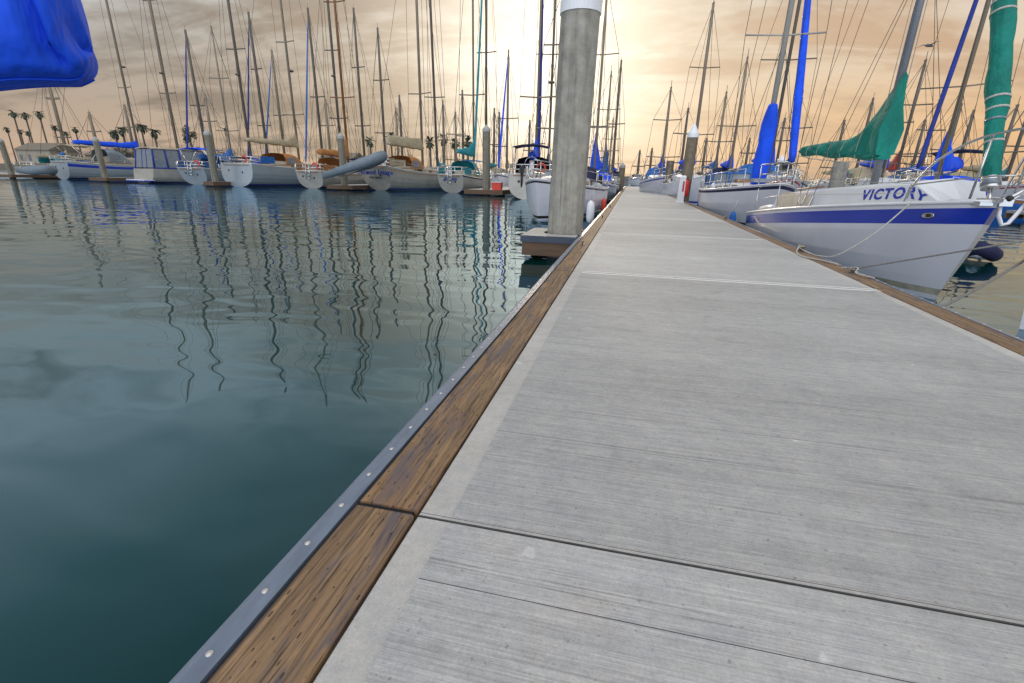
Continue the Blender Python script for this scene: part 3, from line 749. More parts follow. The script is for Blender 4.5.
# ---- front row on the left: sterns towards us
YS = 41.0
def front(pxc, mast_px, ytop, label, Y=YS, L=10, mt=.58, maxdeg=30, **k):
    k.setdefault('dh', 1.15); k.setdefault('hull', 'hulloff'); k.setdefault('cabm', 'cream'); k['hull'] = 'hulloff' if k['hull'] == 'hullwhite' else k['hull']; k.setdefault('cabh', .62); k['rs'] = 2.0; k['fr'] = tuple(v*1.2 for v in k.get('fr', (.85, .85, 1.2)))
    s = atY(pxc, 190, Y); hd = head_for(s, mast_px, L*mt); hd = max(min(hd, math.radians(97)), math.radians(90-maxdeg))
    mp = (s.x+math.cos(hd)*L*mt, s.y+math.sin(hd)*L*mt)
    return sailboat((s.x, s.y), hd, label, L=L, mt=mt, mh=height_for(mp[0], mp[1], ytop), **k)

front(30, 62, 60, 'white sailboat with grey-blue stern tube dinghy at the far left end of the row', Y=50, L=11, B=3.6, fr=(1.1, 1.05, 1.5), boom=4.5, cover='beige', dod='teal', stripe='redc', su=(.1, .2), group=GF, extras=('cloths',), wr=.018, rs=1.6)
front(66, 143, -120, 'cream motor-sailer with clear cockpit enclosure and bright blue boom cover', Y=47, L=15.5, B=4.8, fr=(1.75, 1.5, 2.0), mt=.6, hull='hullgrey', stripe='navy', su=(.12, .28), deckc='cream', cabm='cream', cabh=.95, dh=1.6, boom=7.5, cover='blue', cw=.36, boomz=1.9, dod='vinyl', bim='beige', mr=.14, mm='alu', radar=True, group=GF, wr=.02, rs=1.6, os_=.1, prof=[(0, .95), (.1, .62), (.3, .45), (.8, .4), (1, .3)], extras=('barrel',))
front(194, 231, 27, 'small white sailboat with round transom and rumpled blue tarps', Y=42, L=11.5, B=3.9, fr=(1.35, 1.1, 1.4), hull='hullgrey', stripe=None, boom=5.2, cover='blue2', dod='blue2', bim='blue', cw=.42, mr=.09, group=GF, wr=.018, rs=1.6, os_=.7, extras=('ladder', 'cloths', 'ring'), spr=2, mm='alu')
front(240, 301, -120, 'large white sailboat with broad rounded stern, beige boom cover and orange dodger', Y=41, L=16, B=4.5, fr=(1.75, 1.45, 1.75), mt=.52, hull='hullgrey', stripe=None, deckc='cream', cabm='cream', boom=7.0, cover='beige', cw=.24, boomz=2.2, dod='tan', mr=.12, group=GF, wr=.02, rs=1.6, os_=-.1, tw=.86, extras=('solar', 'windgen', 'ring'), spr=3, radar=True, prof=[(0, 1.5), (.1, .9), (.25, .5), (1, .22)], maxdeg=34)
front(310, 350, -100, 'white sailboat with varnished mast and orange-brown boom cover', Y=41, L=12, B=3.7, fr=(1.3, 1.15, 1.45), hull='hullwhite', stripe='teak', boom=5.2, cover='tan', cw=.28, boomz=1.5, dod='tan', mr=.12, mm='woodmast', group=GF, wr=.02, rs=1.6, os_=.5, extras=('ladder', 'ring', 'cloths'), prof=[(0, 2.2), (.08, 1.2), (.2, .5), (1, .4)])
front(374, 424, -120, 'white sailboat with blue script on its oval transom and brown dodger', Y=41, L=12.5, B=4.2, fr=(1.75, 1.3, 1.6), mt=.58, hull='hullwhite', stripe='teak', su=(.09, .13), boot='blue2', deckc='cream', cabm='cream', cabh=.5, boom=5.2, cover='beige', cw=.26, boomz=2.3, dod='tan', mr=.12, group=GF, wr=.02, rs=1.6, os_=.9, tw=.78, extras=('barrel', 'cloths', 'wheel'), spr=2, prof=[(0, 1.0), (.3, .85), (.6, .8), (1, .75)], namep=[('Second Image', .62, -.55, 'navy', .3), ('SAN DIEGO', .24, -1.0, 'black', 0)])
front(450, 474, -120, 'white sailboat with teal boom cover and half-round name transom', Y=40.5, L=9.5, B=3.2, fr=(1.25, 1.0, 1.3), stripe='darknavy', su=(.02, .09), boom=3.9, cover='teal', cw=.2, boomz=1.9, dod='teal', mr=.09, group=GF, wr=.018, rs=1.6, os_=.6, extras=('ladder', 'cloths'), spr=2, prof=[(0, 1.6), (.1, 1.0), (.35, .55), (1, .2)], namep=[('Brenda', .34, -.35, 'navy', .3)])
front(529, 519, -120, 'white sailboat with navy cockpit canvas just left of the big pile', Y=33.5, L=10.5, B=3.5, fr=(1.35, 1.15, 1.5), stripe=None, boom=4.2, cover='blue', cw=.26, dod='darknavy', bim='darknavy', mr=.08, group=GF, wr=.014, rs=1.3, os_=-.5, tw=.8, extras=('ladder', 'ring', 'outboard', 'wheel'), maxdeg=2, prof=[(0, 1.6), (.25, 1.0), (.5, .6), (1, .3)], furl='furlnavy')

# ---- motor cruiser in the left row (white, blue trimmed enclosure)
def cruiser(px, Y, label, L=13.0, B=4.7):
    s = atY(px, 190, Y); t = thing('motor_cruiser', label, 'motorboat', (s.x+math.cos(math.radians(70))*L/2, s.y+L/2*.94, WATER), math.radians(72), GF)
    b, sheer, hb, rows = make_hull(L, B, 1.45, 1.6, 2.3, tw=.92, ob=1.2, os_=-.3, col='hulloff', stripe=None, boot='navy', flat=5); b.build('hull', t)
    deck_mesh(L, sheer, hb, rows).build('deck', t)
    b = MB(); b.box(-L/2-1.0, -L/2+.0, -B*.42, B*.42, .28, .38, 'white'); b.box(-L/2-1.02, -L/2, -B*.43, B*.43, .18, .275, 'navy'); b.build('swim_platform', t)
    b, st = cabin_mesh(L, sheer, hb, .42, .88, .8, .82, 'white', slope=.35); cb = b.build('cabin', t)
    for k in range(2): side_window(st, -L/2+L*(.48+.14*k), .55, .5, .13, cb)
    # enclosure
    e = MB(); z = sheer(.2)+.02; x0, x1 = -L/2+.15, -L/2+L*.46; wv = B*.43
    for (a, c) in ((x0, x0+.25), (x0+1.35, x0+1.4), (x0+2.7, x0+2.75), (x1+.3, x1-.6)):
        for sg in (-1, 1): e.tube([(a, sg*wv, z), (c, sg*wv*.86, z+1.95)], .085, 'furlnavy', 6)
    for sg in (-1, 1):
        e.tube([(x0, sg*wv, z+.06), (x1+.3, sg*wv, z+.06)], .07, 'furlnavy', 6); e.tube([(x0+.25, sg*wv*.86, z+1.95), (x1-.6, sg*wv*.86, z+1.95)], .07, 'furlnavy', 6)
    for yy in (-.5, .5): e.tube([(x0, yy, z), (x0+.25, yy*.9, z+1.95)], .045, 'furlnavy', 6)
    eo = e.build('canopy_frame', t)
    for sg in (-1, 1):
        q = MB(); q.add([(x0, sg*wv*.985, z+.1), (x1+.3, sg*wv*.985, z+.1), (x1-.6, sg*wv*.85, z+1.92), (x0+.25, sg*wv*.85, z+1.92)], [(0, 1, 2, 3)], 'vinyl'); q.build('side_curtain', t)
    q = MB(); q.add([(x0+.01, -wv, z+.1), (x0+.01, wv, z+.1), (x0+.25, wv*.86, z+1.92), (x0+.25, -wv*.86, z+1.92)], [(0, 1, 2, 3)], 'vinyl'); q.build('rear_curtain', t)
    q = MB(); q.loft([[(x0+.2+(x1-x0-.7)*f, wv*.9*c, z+2.02+.14*(1-c*c)) for c in (-1, -.5, 0, .5, 1)]+[(x0+.2+(x1-x0-.7)*f, wv*.9*c, z+1.92+.14*(1-c*c)) for c in (1, .5, 0, -.5, -1)] for f in (0, .5, 1)], 'beige'); q.build('canopy_top', t)
    q = MB()
    for sg in (-1, 1): q.loft([[(x1+a, sg*wv*.9-.05, zz), (x1+a+.5, sg*wv*.9-.05, zz), (x1+a+.5, sg*wv*.9+.05, zz), (x1+a, sg*wv*.9+.05, zz)] for a, zz in ((.5, z), (.1, z+.9), (-.7, z+2.0))], 'cream')
    q.build('radar_arch', t)
    rails(rows, L, sheer, .5, .95, t, .6, .03)
cruiser(147, 43.5, 'white motor cruiser with blue-framed canvas enclosure between two sailboats')

# ---- boats on the main dock, left side, behind the big pile
def bow_boat(bow, stern, label, **k):
    d = Vector((bow[0]-stern[0], bow[1]-stern[1])); L = d.length
    return sailboat(stern, math.atan2(d.y, d.x), label, L=L, **k)
GD = 'sailboats lying along the main dock'
bow_boat((-3.12, 16.6), (-1.98, 24.0), 'white sailboat with bow rope loop right behind the big pile', B=2.7, fr=(1.05, 1.08, 1.38), stripe='black', su=(.03, .075), boot='black', boom=3.5, cover='blue', cw=.24, dod='darknavy', mr=.08, wr=.010, rs=1.0, ob=.5, mh=height_for(-2.8, 20, -30), group=GD, mt=.6, cabh=.42, extras=('barrel', 'ladder', 'outboard'), radar=True, windows=4)
bow_boat((-2.6, 30.8), (-2.3, 39.5), 'white sailboat with blue mast cover behind the first boat on the left dock side', B=2.9, fr=(1.0, 1.0, 1.3), hull='hullgrey', boom=3.6, cover='blue', cw=.3, dod='blue', mr=.08, wr=.014, rs=1.3, mh=height_for(-2.4, 34, -20), group=GD, prof=[(0, 2.2), (.2, 1.3), (.5, .6), (1, .3)])
bow_boat((-2.6, 43), (-2.4, 52), 'blue-grey sailboat far along the left dock side with narrow blue cover', B=2.9, fr=(1.0, 1.0, 1.3), hull='hullgrey', boom=3.6, cover='blue2', cw=.3, mr=.08, wr=.016, rs=1.4, mh=height_for(-2.4, 47, 72), group=GD, detail=0, prof=[(0, 2.4), (.2, 1.3), (.5, .6), (1, .3)])
bow_boat((-2.7, 56), (-2.5, 65), 'last small sailboat at the far end of the left dock side', B=2.9, fr=(1.0, 1.0, 1.3), boom=3.6, cover='beige', mr=.08, wr=.016, rs=1.4, mh=height_for(-2.4, 60, 118), group=GD, detail=0)

# ---- right side of the main dock
bow_boat((4.25, 16.0), (4.12, 25.0), 'white sailboat with dark blue sheer line and tall bright blue mast cover', B=2.75, fr=(1.13, 1.12, 1.40), hull='hullwhite', stripe='darknavy', su=(.03, .10), boot='black', boom=None, cover=None, mr=.085, mm='lightmast', wr=.009, rs=1.0, ob=.9, os_=-.3, tw=.7, mt=.72, mh=16, group=GD, windows=4, cabh=.28, name='sailboat')
b12 = [o for o in COL.objects if o.get('label', '').startswith('white sailboat with dark blue sheer line')][0]
def local(o, p):
    bpy.context.view_layer.update(); return o.matrix_world.inverted() @ Vector(p)
ml = local(b12, (4.21, 18.52, 0))
b = MB(); rings = []
for i, (z, wx, wy, ox) in enumerate([(-.25, .28, .30, -.42), (0, .29, .31, -.40), (.3, .30, .31, -.36), (.6, .28, .30, -.32), (.9, .30, .31, -.27), (1.2, .31, .32, -.20), (1.5, .28, .30, -.14), (1.8, .29, .27, -.10), (2.1, .22, .25, -.05), (2.30, .19, .20, -.02), (2.36, .13, .14, 0)]):
    rings.append([(ml.x+ox*.5+(wx+.04)*math.cos(a)*(1+.13*math.sin(3*a+i*.9)), ml.y+wy*.78*math.sin(a)*(1+.13*math.sin(2*a+i*1.7)), z-WATER) for a in [2*PI*k/16 for k in range(16)]])
b.loft(rings, 'blue'); b.build('mast_cover', b12)
# boat 12 windscreen frame
wx = local(b12, (4.2, 22.3, 0)).x; b = MB(); pane = MB()
for z in (.0, .42):
    b.tube([(wx-1.2, -1.0, z*1.0+1.32), (wx+.3, -.95, z+1.32), (wx+.7, -.4, z+1.34), (wx+.7, .4, z+1.34), (wx+.3, .95, z+1.32), (wx-1.2, 1.0, z+1.32)], .035, 'blue2', 6)
for x, y in ((-1.2, -1), (.3, -.95), (.7, -.4), (.7, .4), (.3, .95), (-1.2, 1), (-.4, -.98), (-.4, .98)): b.tube([(wx+x, y, 1.32), (wx+x, y, 1.76)], .03, 'blue2', 6)
fo = b.build('windscreen_frame', b12)
pane.add([(wx+x, y, z) for z in (1.33, 1.73) for x, y in ((-1.2, -.97), (.28, -.92), (.67, -.38), (.67, .38), (.28, .92), (-1.2, .97))], [(k, k+1, k+7, k+6) for k in range(5)], 'vinyl'); pane.build('windscreen', fo)
b = MB(); b.loft([[(wx+1.3+x, y*.3, 1.28+z) for x, y, z in ((0, -1, 0), (0, -1, .25), (0, 1, .25), (0, 1, 0))], [(wx+2.6, y*.28, 1.26+z) for y, z in ((-1, 0), (-1, .2), (1, .2), (1, 0))]], 'teak'); b.build('deck_locker', b12)

# ---- the blue-striped sailboat beside the camera
LV = 7.9
vt, vs_, vh, vr = sailboat((4.11, 6.84+LV), -PI/2, 'white sailboat with wide royal blue stripe and VICTORY on its cabin', L=LV, B=2.42, fr=(.62, .935, 1.28), hull='hullwhite', stripe='navy', su=(.06, .255), sabs=True, boot='scum',
    cabin=False, boom=None, cover=None, bare=True, ob=.62, os_=.1, tw=.78, rail=False, group=None, cockpit=True)
def VL(X, Y, Z): return Vector((-(Y-(6.84+LV/2)), X-4.11, Z-WATER))     # world -> boat (x forward = -Y, y port = +X)
b, st = cabin_mesh(LV, vs_, vh, .30, .925, .41, .80, 'white', slope=.93); cb = b.build('cabin', vt)
# coachroof with nonskid
b = MB(); b.loft([[(x, w_*.72*c, z0+.05+hh*(1.0+.12*(1-c*c))+.012) for c in (-1, -.5, 0, .5, 1)] for x, w_, z0, hh in st[2:9]], 'deck', closed=False, caps=False); b.build('coachroof_deck', cb)
side_window(st, VL(0, 11.0, 0).x, .95, .50, .155, cb, 'curtain', (-1, 1))
q = MB()
for sg in (-1, 1): q.tube([(st[3][0]-.2, sg*st[3][1]*.70, st[3][2]+.05+st[3][3]+.05), (st[6][0], sg*st[6][1]*.70, st[6][2]+.05+st[6][3]+.05)], .018, 'teak', 6)
q.build('handrail', cb)
q = MB(); xx = VL(0, 11.2, 0).x; q.box(xx-.4, xx+.35, -.34, .34, 1.22, 1.30, 'white'); q.box(xx-.46, xx-.4, -.36, .36, 1.20, 1.31, 'teak'); q.build('sliding_hatch', cb)
# lettering on the starboard cabin side
xa, xb_ = VL(0, 8.72, 0).x, VL(0, 7.62, 0).x; xm = (xa+xb_)/2
def cab_at(x):
    for a, c in zip(st, st[1:]):
        if a[0] <= x <= c[0]:
            f = (x-a[0])/(c[0]-a[0]+1e-9); return [a[i]+(c[i]-a[i])*f for i in range(4)]
    return st[-1]
cu = bpy.data.curves.new('name', 'FONT'); cu.body = 'VICTORY'; cu.size = .205; cu.extrude = .002; cu.offset = .006; cu.space_character = 1.18; cu.align_x = 'CENTER'; cu.align_y = 'CENTER'
tmp = bpy.data.objects.new('tmp', cu); COL.objects.link(tmp); dg = bpy.context.evaluated_depsgraph_get(); dg.update()
me = bpy.data.meshes.new_from_object(tmp.evaluated_get(dg)); bpy.data.objects.remove(tmp)
tw_ = max(v.co.x for v in me.vertices)-min(v.co.x for v in me.vertices); sx = (xb_-xa)/tw_
bmm = bmesh.new(); bmm.from_mesh(me); bmesh.ops.subdivide_edges(bmm, edges=[e for e in bmm.edges if e.calc_length() > .05], cuts=2); bmm.to_mesh(me); bmm.free()
for v in me.vertices:
    x = xm+v.co.x*sx; s0 = cab_at(x); zc_ = s0[2]+.05+s0[3]*.50; h_ = v.co.y*min(1, s0[3]/.30)
    z = zc_+h_; wd = s0[1]*(1-.07*((z-s0[2])/(.05+s0[3]*.85)))+.006+v.co.z
    v.co = (x, -wd, z)
me.materials.append(M['navy']); lo = bpy.data.objects.new('name_lettering', me); COL.objects.link(lo); lo.parent = cb
# mast, boom, cover, rigging
mb_ = VL(4.11, 10.0, 0); mtop = 7.75-WATER
b = MB(); b.tube([(mb_.x, 0, 1.15), (mb_.x, 0, mtop)], .058, 'victorymast', 16, ry=1.35); vm_ = b.build('mast', vt)
b = MB(); b.box(mb_.x-.12, mb_.x+.12, -.1, .1, 1.14, 1.2, 'steel'); b.build('mast_step', vm_)
for z in (4.9,):
    b = MB(); b.tube([(mb_.x-.15, -.95, z+.1), (mb_.x, 0, z), (mb_.x-.15, .95, z+.1)], .02, 'alu', 6); b.build('spreader', vm_)
be = VL(3.78, 13.2, .69); b0 = Vector((mb_.x-.06, 0, .48-WATER))
b = MB(); b.tube([b0, be], .045, 'alu', 10); b.build('boom', vt)
cvd = be-b0
def green_cover():
    b = MB(); rings = []; n = 40; side = cvd.cross(Vector((0, 0, 1))).normalized()
    prof = [(0, 1.24), (.03, 1.12), (.06, .98), (.10, .76), (.16, .50), (.25, .33), (.36, .25), (.6, .20), (1, .10)]
    def top(s):
        for (a, ha), (c, hc) in zip(prof, prof[1:]):
            if a <= s <= c: return ha+(hc-ha)*(s-a)/(c-a)
        return .1
    for i in range(n+1):
        s = (i/n)**1.5; c = b0+cvd*(s*.985)+Vector((.20*(1-min(s*9, 1)), 0, 0)); h = top(s)
        ring = []
        for k in range(20):
            a = 2*PI*k/20; cy, cz = math.cos(a), math.sin(a)
            wv = .135*(1-.25*s) * (1-(.22*max(cz, 0)**2)*min(1, h/.5))
            drape = .034*math.sin(5*a+s*19)*math.exp(-((s-.1)/.25)**2)+.016*math.sin(7*a+s*31)+.016*math.sin(k*2.1+s*31)+.02*math.sin(s*40+cz*3)
            sag = .09+.02*math.sin(s*15)
            z = h*cz if cz > 0 else sag*cz
            ring.append(c+side*(cy*(wv+drape))+Vector((0, 0, z)))
        if i == n: cc = sum(ring, Vector())/20; ring = [cc+(q-cc)*.5 for q in ring]
        rings.append(ring)
    b.loft(rings, 'green'); return b
go = green_cover().build('sail_cover', vt)
b = MB(); b.tube([b0+Vector((-.02, -.15, -.12)), b0+cvd*.3+Vector((0, -.13, -.15)), b0+cvd*.7+Vector((0, -.11, -.14)), be+Vector((0, -.06, -.1))], .008, 'rope', 5); b.build('lacing', go)
for s_t in (.16, .34, .5, .66, .82):
    cc = b0+cvd*s_t; q = MB(); q.tube([cc+cvd.cross(Vector((0, 0, 1))).normalized()*(.15-.03*s_t)*math.cos(a)+Vector((0, 0, (.17 if math.sin(a) < 0 else (.52 if s_t < .2 else .36-.24*s_t))*math.sin(a))) for a in [k*PI/9 for k in range(19)]], .005, 'rope', 5); q.build('tie', go)
bowp = Vector((LV/2-.2, .03, 1.275)); hd_ = Vector((mb_.x, 0, mtop))
fdir = (hd_-bowp).normalized()
b = MB(); b.tube([bowp, hd_], .006, 'wire', 6); b.build('forestay', vt)
b = MB(); p0 = bowp+fdir*.16; b.tube([p0, p0+fdir*.02, p0+fdir*.12, p0+fdir*.14], [.09, .09, .09, .09], 'steel', 16); b.tube([bowp, p0], .02, 'steel', 8); b.tube([p0+fdir*.035, p0+fdir*.10], .095, 'vinyl', 16); b.build('furler_drum', vt)
b = MB(); pts = []; rr_ = []
for k in range(60):
    d_ = .20+k*.13; pts.append(bowp+fdir*d_+Vector((.008*math.sin(k*1.1), .008*math.cos(k*1.7), 0))); rr_.append((.075+.035*min(1, k/9)+.007*math.sin(k*.9)) if k < 50 else .10*(1-(k-50)/11))
b.tube(pts, rr_, 'green', 16); fo = b.build('furled_jib', vt)
for d_ in (.75, 1.0, 1.12, 1.32, 2.4, 2.52):
    b = MB(); k = int((d_-.2)/.13); b.tube([pts[k]+fdir*j for j in (-.012, .012)], rr_[k]+.005, 'rope' if d_ != 1.0 else 'vinyl', 16); b.build('sail_tie', fo)
b = MB(); b.tube([VL(4.11, 14.1, -.8), hd_], .005, 'wire', 5); b.build('backstay', vt)
for sg in (-1, 1):
    for dx_, zt in ((-.15, 5.0), (.25, 4.9), (-.25, mtop-.1)):
        p = [(mb_.x+dx_, sg*1.06, .95)]+([(mb_.x-.15, sg*.95, 5.0)] if zt > 6 else [])+[(mb_.x, 0, zt)]
        b = MB(); b.tube(p, .005, 'wire', 5); b.tube([p[0], Vector(p[0])+(Vector(p[1])-Vector(p[0])).normalized()*.3], .013, 'steel', 6); b.build('shroud', vt)
# topping lift / halyards
for off in (.12, -.12):
    b = MB(); b.tube([(mb_.x, off, 1.3), (mb_.x, off*.6, mtop-.2)], .006, 'rope', 5); b.build('halyard', vt)
b = MB(); b.tube([be, hd_], .004, 'wire', 5); b.build('topping_lift', vt)
# pulpit
def vtube(name, pts, r, m='steel', n=10, par=None):
    b = MB(); P3 = [VL(*p) for p in pts]
    if len(P3) > 2:      # smooth
        out_ = []
        for i in range(len(P3)-1):
            a = P3[max(i-1, 0)]; b_ = P3[i]; c = P3[i+1]; d = P3[min(i+2, len(P3)-1)]
            for k in range(6):
                u = k/6; out_.append(.5*((2*b_)+(-a+c)*u+(2*a-5*b_+4*c-d)*u*u+(-a+3*b_-3*c+d)*u**3))
        out_.append(P3[-1]); P3 = out_
    b.tube(P3, r, m, n); return b.build(name, par or vt)
ptop = [(3.58, 7.72, -.22), (3.60, 7.62, .02), (3.68, 7.40, .30), (3.82, 7.08, .50), (3.96, 6.75, .58), (4.11, 6.58, .60), (4.28, 6.75, .58), (4.42, 7.08, .50), (4.55, 7.40, .30), (4.62, 7.62, .02), (4.64, 7.72, -.22)]
pu = vtube('pulpit', ptop, .0135)
for X_ in (3.90, 4.32): vtube('pulpit_post', [(X_, 6.98, -.14), (X_+(.0 if X_ < 4 else 0), 6.92, .545)], .0135, par=pu)
vtube('pulpit_post', [(3.56, 7.62, .0), (3.9, 6.95, .1), (4.1, 6.72, .12), (4.3, 6.95, .1), (4.66, 7.62, 0)], .009, par=pu)
for (Y_, X_) in ((11.3, 2.97), (13.6, 3.10)):
    zz = vs_((6.84+LV-Y_)/LV)+WATER
    for sg in (-1, 1): vtube('stanchion', [(4.11+sg*(4.11-X_), Y_, zz), (4.11+sg*(4.11-X_), Y_, zz+.58)], .011)
for sg in (-1, 1):
    for k in (1, .5): vtube('lifeline', [(4.11+sg*(4.11-X_), Y_, z_) for X_, Y_, z_ in ((3.62, 7.6, .02 if k == 1 else -.1), )]+[(4.11+sg*(4.11-X_), Y_, vs_((6.84+LV-Y_)/LV)+WATER+.58*k) for (Y_, X_) in ((11.3, 2.97), (13.6, 3.10))], .004)
# stern rail
# hawse fitting on the stripe, chock, bow fitting
hx = VL(0, 7.38, 0).x; hp = None
for a, c in zip(vr, vr[1:]):
    if a[1][0] <= hx <= c[1][0]: hp = a; hq = c
f = (hx-hp[1][0])/(hq[1][0]-hp[1][0]); p1 = Vector(hp[1]).lerp(Vector(hq[1]), f); p2 = Vector(hp[2]).lerp(Vector(hq[2]), f); c_ = p1.lerp(p2, .45); tang = (Vector(hq[1])-Vector(hp[1])).normalized()
c_.y = -c_.y; tang.y = -tang.y
up_ = Vector((0, 0, 1)); nn = tang.cross(up_).normalized(); nn = nn if nn.y < 0 else -nn
b = MB(); b.tube([c_+nn*.012+tang*.07*math.cos(k*PI/10)+up_*.026*math.sin(k*PI/10) for k in range(21)], .010, 'steel', 6)
b.loft([[c_+nn*o_+tang*.066*math.cos(k*PI/8)+up_*.023*math.sin(k*PI/8) for k in range(16)] for o_ in (.0, .014)], 'steel'); b.build('hawse_fitting', vt)
b = MB(); b.ball(c_+nn*.02, .022, 'black', 8, 6, (1.5, .5, 1)); b.build('hawse_hole', vt)
b = MB(); b.box(LV/2-.62, LV/2-.02, -.16, -.03, 1.24, 1.285, 'steel'); b.box(LV/2-.62, LV/2-.02, .03, .16, 1.24, 1.285, 'steel'); b.build('bow_plate', vt)
b = MB(); b.box(LV/2-.3, LV/2+.16, -.05, .05, 1.285, 1.32, 'steel'); b.ball((LV/2+.15, 0, 1.33), .035, 'black'); b.build('bow_roller', vt)
# anchor hung at the bow (a thing of its own)
an = thing('anchor', 'grey galvanised anchor hung at the pulpit of the blue-striped sailboat', 'anchor', (4.37, 6.93, -.3))
b = MB(); fl = [(-.02, -.02, .82), (.09, .02, .80), (.20, .0, .70), (.17, .0, .45), (.07, 0, .22), (.0, -.01, .40), (-.07, -.03, .62)]
b.add([(x, y-.012, z) for x, y, z in fl]+[(x, y+.012, z) for x, y, z in fl], [tuple(range(7)), tuple(range(13, 6, -1))]+[(k, (k+1) % 7, 7+(k+1) % 7, 7+k) for k in range(7)], 'rubber'); b.build('fluke', an)
b = MB(); b.tube([(.10, .0, .34), (.02, -.02, .05), (-.06, -.03, -.10), (-.12, -.03, -.12), (-.17, -.02, -.02), (-.18, 0, .12)], .022, 'white', 8); b.build('shank', an)
b = MB(); b.tube([(-.28, 0, .05), (.22, .05, .42)], .018, 'steel', 8); b.tube([(-.27, .04, .0), (.24, .09, .37)], .018, 'steel', 8); b.build('stock', an)

# ropes
def rope(name, label, pts, r, m='rope', sag=0, n=24):
    P3 = [Vector(p) for p in pts]; out_ = []
    for i in range(len(P3)-1):
        a = P3[max(i-1, 0)]; b_ = P3[i]; c = P3[i+1]; d = P3[min(i+2, len(P3)-1)]; 
        for k in range(n):
            u = k/n; q = .5*((2*b_)+(-a+c)*u+(2*a-5*b_+4*c-d)*u*u+(-a+3*b_-3*c+d)*u**3); q.z -= sag*4*u*(1-u) if len(P3) == 2 else 0; out_.append(q)
    out_.append(P3[-1]); b = MB(); b.tube(out_, r, m, 6); return tag(b.build(name), label, 'rope')
zr = -.985
rope('mooring_line', 'white mooring line from the blue-striped bow down to the dock cleat', [(3.56, 7.5, -.22), (3.2, 7.42, -.62), (2.86, 7.5, -.93), (2.70, 7.75, zr), (2.62, 8.05, zr+.02), (2.60, 8.28, zr+.06), (2.66, 8.2, zr+.07)], .009)
rope('mooring_line', 'loose white line lying coiled on the timber beside the right cleat', [(2.62, 8.3, zr+.06), (2.50, 8.0, zr+.005), (2.46, 7.6, zr-.003), (2.58, 7.2, zr+.008), (2.66, 6.9, zr+.01)], .011)
rope('mooring_line', 'thin grey line running from the low right cleat out across the water', [(2.64, 6.35, zr+.05), atY(1024, 241, 5.6), atY(1024, 241, 5.6)*1.25], .010, 'roped', .06)
rope('mooring_line', 'thick grey line slanting up from the dock edge at the right border', [(2.75, 4.9, zr-.05), (4.75, 6.9, -.62)], .014, 'roped', .05)
rope('mooring_line', 'short white line knotted around the low right cleat', [(2.60, 6.6, zr+.01), (2.66, 6.35, zr+.06), (2.60, 6.2, zr+.02), (2.7, 6.0, zr+.01)], .009)

# small hull at the right border
sailboat((9.19, 6.1), PI, 'weathered grey-white hull with orange stripe cut by the right border', L=5.05, B=1.9, fr=(.80, .78, .92), hull='hullwhite', stripe='redplastic', su=(.03, .10), boot=None, bare=True, cabin=False, rail=False, ob=.12, tw=.7, name='small_boat', cat='boat', cockpit=True)

# fenders on the left edge
def fender(x, y, m, label, s=1.0, horiz=False):
    t = thing('fender', label, 'fender', (x, y, WATER), 0)
    b = MB(); z0 = .15
    b.loft([[(r*s*math.cos(k*PI/6), r*s*math.sin(k*PI/6), z0+h*s) for k in range(12)] for r, h in ((.03, 0), (.09, .05), (.11, .15), (.11, .45), (.09, .55), (.03, .6))], m); b.build('body', t)
    b = MB(); b.tube([(0, 0, z0+.6*s), (.05, 0, z0+.62*s+.3)], .012, 'rope', 5); b.build('lanyard', t)
fender(-1.12, 15.2, 'white', 'white cylindrical fender hanging at the left dock edge past the big pile', 1.1)
fender(-1.0, 20.5, 'redplastic', 'red fender at the left dock edge behind the white fender', .9)
fender(2.92, 15.2, 'blue2', 'blue fender between the dock and the striped stern', .8)
fender(2.92, 22.6, 'navy', 'dark blue fender beside the white power pedestal', .8)

# right side piles, pedestal and extinguisher
pile(2.60, 26.2, .26, 3.55, 'brown weathered pile with white cone cap beside the power pedestal', 'pilewood', True, caph=.45, lean=(.02, 0))
pile(2.62, 38.6, .27, 2.75, 'bare brown pile without cap on the right dock side', 'pilewood', False)
pile(-.95, 50, .28, 2.6, 'dark stubby pile on the left side near the dock end', 'pilewood', True, caph=.3)
pile(2.9, 68, .32, 2.9, 'farthest stubby pile at the right side near the dock end', 'pilewood', True, caph=.3)
pd = thing('power_pedestal', 'white shore power pedestal standing on the right dock edge', 'pedestal', (2.28, 24.3, -1.0), 0)
b = MB(); b.loft([[(x*w_, y*w_, z) for x, y in ((-.15, -.13), (.15, -.13), (.15, .13), (-.15, .13))] for z, w_ in ((0, 1.1), (.05, 1.1), (.052, .95), (1.05, .9), (1.12, 1.0), (1.2, .7))], 'white', smooth=False); b.build('cabinet', pd)
b = MB(); b.box(.02, .09, -.135, -.122, .5, .95, 'redc'); b.build('front_panel', pd)
fx = thing('fire_extinguisher', 'red fire extinguisher cabinet hanging on the brown pile', 'extinguisher', (2.62, 25.78, -.75), 0)
b = MB(); b.loft([[(r*math.cos(k*PI/7), r*math.sin(k*PI/7), z) for k in range(14)] for r, z in ((.05, 0), (.13, .04), (.14, .1), (.14, .62), (.11, .72), (.04, .78))], 'red'); b.build('body', fx)
b = MB(); b.tube([(0, 0, .78), (0, 0, .86), (.07, -.03, .88)], .02, 'black', 6); b.tube([(.02, -.03, .84), (.15, -.05, .7), (.16, -.05, .3)], .014, 'black', 6); b.build('valve', fx)

